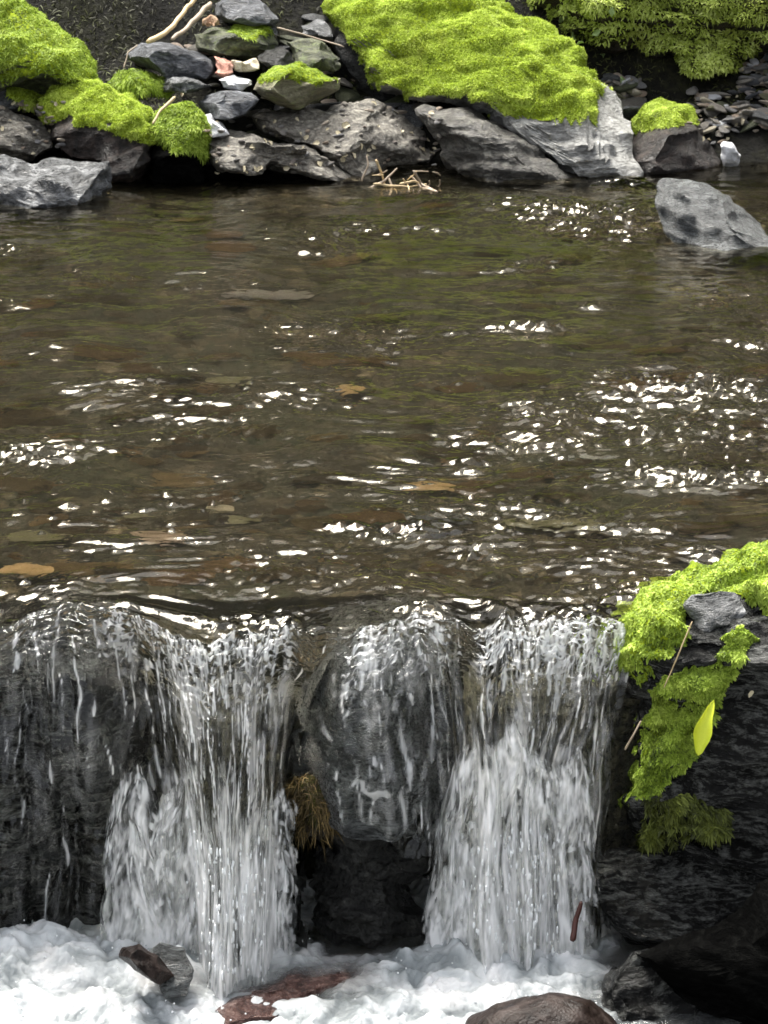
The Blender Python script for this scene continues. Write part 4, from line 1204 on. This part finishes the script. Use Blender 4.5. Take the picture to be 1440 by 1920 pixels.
stick('stick', [atY(322, 74, 3.9), atY(352, 50, 3.98), (atY(395, 5, 4.1))], .006, .008, MAT['wood_grey'], 'greyer stick just right of the pale peeled one')
stick('stick', [atY(286, 232, 3.52), atY(303, 205, 3.56), atY(328, 182, 3.6)], .003, .005, MAT['wood'], 'short pale splinter across the blanket of bright moss')
stick('root', [atY(232, 128, 3.8), atY(240, 98, 3.83), atY(258, 84, 3.86)], .002, .002, MAT['wood_grey'], 'thin curved root left of the rounded grey stone', 'root')
stick('stick', [atY(520, 52, 4.06), atY(560, 62, 4.05), atY(600, 74, 4.04), atY(645, 88, 4.0)], .003, .002, MAT['wood_grey'], 'thin reddish twig lying left of the huge boulder')
stick('stem', [atY(1298, 1165, -0.24), atY(1275, 1220, -0.25), atY(1245, 1290, -0.2)], .0012, .001, MAT['wood'], 'thin dry grass stem across the moss of the boulder by the falls', 'stem')
stick('stem', [atY(1202, 1352, -0.22), atY(1188, 1378, -0.22), atY(1172, 1406, -0.2)], .0014, .0016, MAT['wood_grey'], 'short brown stem poking out below the boulder moss', 'stem')
stick('stick', [atY(1090, 1690, -0.26), atY(1082, 1720, -0.26), atY(1072, 1765, -0.28)], .0035, .0055, MAT['wood_red'], 'wet red brown stick at the foot of the right waterfall')
stick('stick', [atY(678, 340, 3.45), atY(690, 310, 3.45), atY(688, 292, 3.46)], .003, .002, MAT['wood_grey'], 'leftmost small twig standing at the waterline by the brown rock')
tw = [((700, 345), (770, 352), (800, 345)), ((730, 380), (735, 350), (728, 330)), ((775, 320), (790, 345), (830, 365)), ((750, 345), (775, 340), (800, 350)), ((690, 355), (720, 340), (745, 315)), ((820, 360), (790, 352), (770, 330)), ((705, 300), (715, 325), (722, 350))]
tr_ = random.Random(3)
for q in range(14):
    a, b = tr_.uniform(680, 830), tr_.uniform(318, 362)
    an_ = tr_.uniform(0, 3.14); L_ = tr_.uniform(10, 34)
    tw.append(((a, b), (a + L_ * .5 * math.cos(an_) + 3, b + L_ * .5 * math.sin(an_)), (a + L_ * math.cos(an_), b + L_ * math.sin(an_))))
for i, t_ in enumerate(tw):
    y0 = yf(350)
    stick('twig', [atY(a, b, y0 + 0.02 * k - (0.1 if b > 355 else 0)) for k, (a, b) in enumerate(t_)], .004 if i < 7 else .0022, .0025 if i < 7 else .0014, MAT['wood' if i % 3 == 0 else 'wood_grey'], 'small twig tangled at the waterline below the brown rock', 'twig', 'twigs at the waterline')

# ------------------------------------------------------------------ lower pool: white water
lx = axis_pts([(-2.0, -0.85, 0.03), (-0.85, 0.75, 0.0032), (0.75, 2.0, 0.03)])
ly = axis_pts([(-4.0, -0.75, 0.05), (-0.75, 0.10, 0.0032)])
LX, LYY = np.meshgrid(lx, ly, indexing='ij')
p = P3(LX, LYY)
Zb = -0.555
mound = 0.055 * np.exp(-(((LX + 0.62) / 0.22) ** 2 + ((LYY + 0.25) / 0.16) ** 2)) + 0.02 * np.exp(-(((LX - 0.18) / 0.28) ** 2 + ((LYY + 0.22) / 0.1) ** 2))
pw = p + 0.03 * P3(pn(p * 12, 117), pn(p * 12, 118))
bub = np.abs(pn(pw * 14, 120)) * 0.7 + np.abs(pn(pw * 36, 121)) * 0.30 + np.abs(pn(pw * 80, 122)) * 0.12
PX_ = 720 + (LX / PXM) * 1.0
foamy = np.ones(LX.shape)
def hole(cx, cy, rx, ry, k):
    c = atZ(cx, cy, Zb)
    sx = rx * PXM * 0.95; sy = (atZ(cx, cy - ry, Zb)[1] - c[1])
    return k * np.exp(-(((LX - c[0]) / sx) ** 2 + ((LYY - c[1]) / sy) ** 2) ** 1.5)
dark = hole(690, 1755, 150, 50, 1.3) + hole(1340, 1865, 230, 130, 1.5) + hole(560, 1850, 170, 38, 1.1) + hole(80, 1690, 100, 40, 1.0) + hole(720, 1790, 110, 25, .6) + hole(330, 1870, 50, 25, .5) + hole(1200, 1800, 60, 40, .8)
foamy = np.clip(1.05 - dark + 0.75 * fbm(p * 13, 4, 130), 0, 1) * sst(-2.2, -0.8, LYY + 0.4 * pn(p * 3, 3))
foamy = np.maximum(foamy, 0.06)
LZ = Zb + mound * (0.7 + foamy * .3) + (0.034 * bub + 0.022 * fbm(p * 7, 3, 133) + 0.02 * np.clip(pn(p * 22, 135), 0, 1) * sst(-.42, -.2, LYY) + 0.006 * np.abs(pn(p * 60, 136)) + 0.002 * np.abs(pn(p * 130, 137))) * (0.35 + 0.65 * foamy)
grl = np.clip(0.12 + 0.9 * bub + 0.9 * fbm(pw * [14, 20, 1], 4, 140), 0, 1)
V = P3(LX, LYY, LZ).reshape(-1, 3)
F = grid_faces(len(lx), len(ly))
lw = mesh_np('plunge_pool_water', V, F, MAT['foam'], origin=(0, 0, Zb), attrs={'foam': foamy.ravel(), 'grain': grl.ravel()})
tag(lw, 'white frothing plunge pool at the foot of both falls', kind='structure')

# drops and bubbles
def drops(name, C, Rr, stretch, mat, label):
    S, F = ico(1)
    n = len(C)
    Vv = C[:, None] + S[None] * Rr[:, None, None] * np.stack([np.ones(n), np.ones(n), stretch], -1)[:, None]
    Ff = (np.arange(n)[:, None, None] * len(S) + F[None]).reshape(-1, 3)
    return tag(mesh_np(name, Vv.reshape(-1, 3), Ff, mat, origin=(0, 0, -.6)), label, kind='stuff')
r = np.random.default_rng(77)
cs, rs, ss = [], [], []
for (p0, p1, n) in ((240, 540, 260), (840, 1090, 240)):
    u = (r.uniform(p0, p1, n) - 720) * PXM
    t_ = np.clip(r.uniform(.62, 1.0, n) ** 0.8, 0, 1)
    x, y, z = fall_surface(u, t_)
    cs.append(P3(x, y - r.exponential(.004, n) - 0.001, z + r.normal(size=n) * .004)); rs.append(r.uniform(.0010, .0026, n)); ss.append(r.uniform(1.5, 5.5, n))
n = 1600
x = r.uniform(-.68, .42, n); y = r.uniform(-.62, -.12, n)
iz = np.interp
xi = np.clip(np.searchsorted(lx, x), 0, len(lx) - 1); yi = np.clip(np.searchsorted(ly, y), 0, len(ly) - 1)
keep = (foamy[xi, yi] > .6) & (r.random(n) < .22)
zz = LZ[xi, yi] + r.exponential(.007, n)
cs.append(P3(x, y, zz)[keep]); rs.append(r.uniform(.0008, .0022, n)[keep]); ss.append(np.ones(n)[keep])
drops('spray', np.concatenate(cs), np.concatenate(rs), np.concatenate(ss), MAT['drop'], 'white drops and bubbles thrown up by the falls')
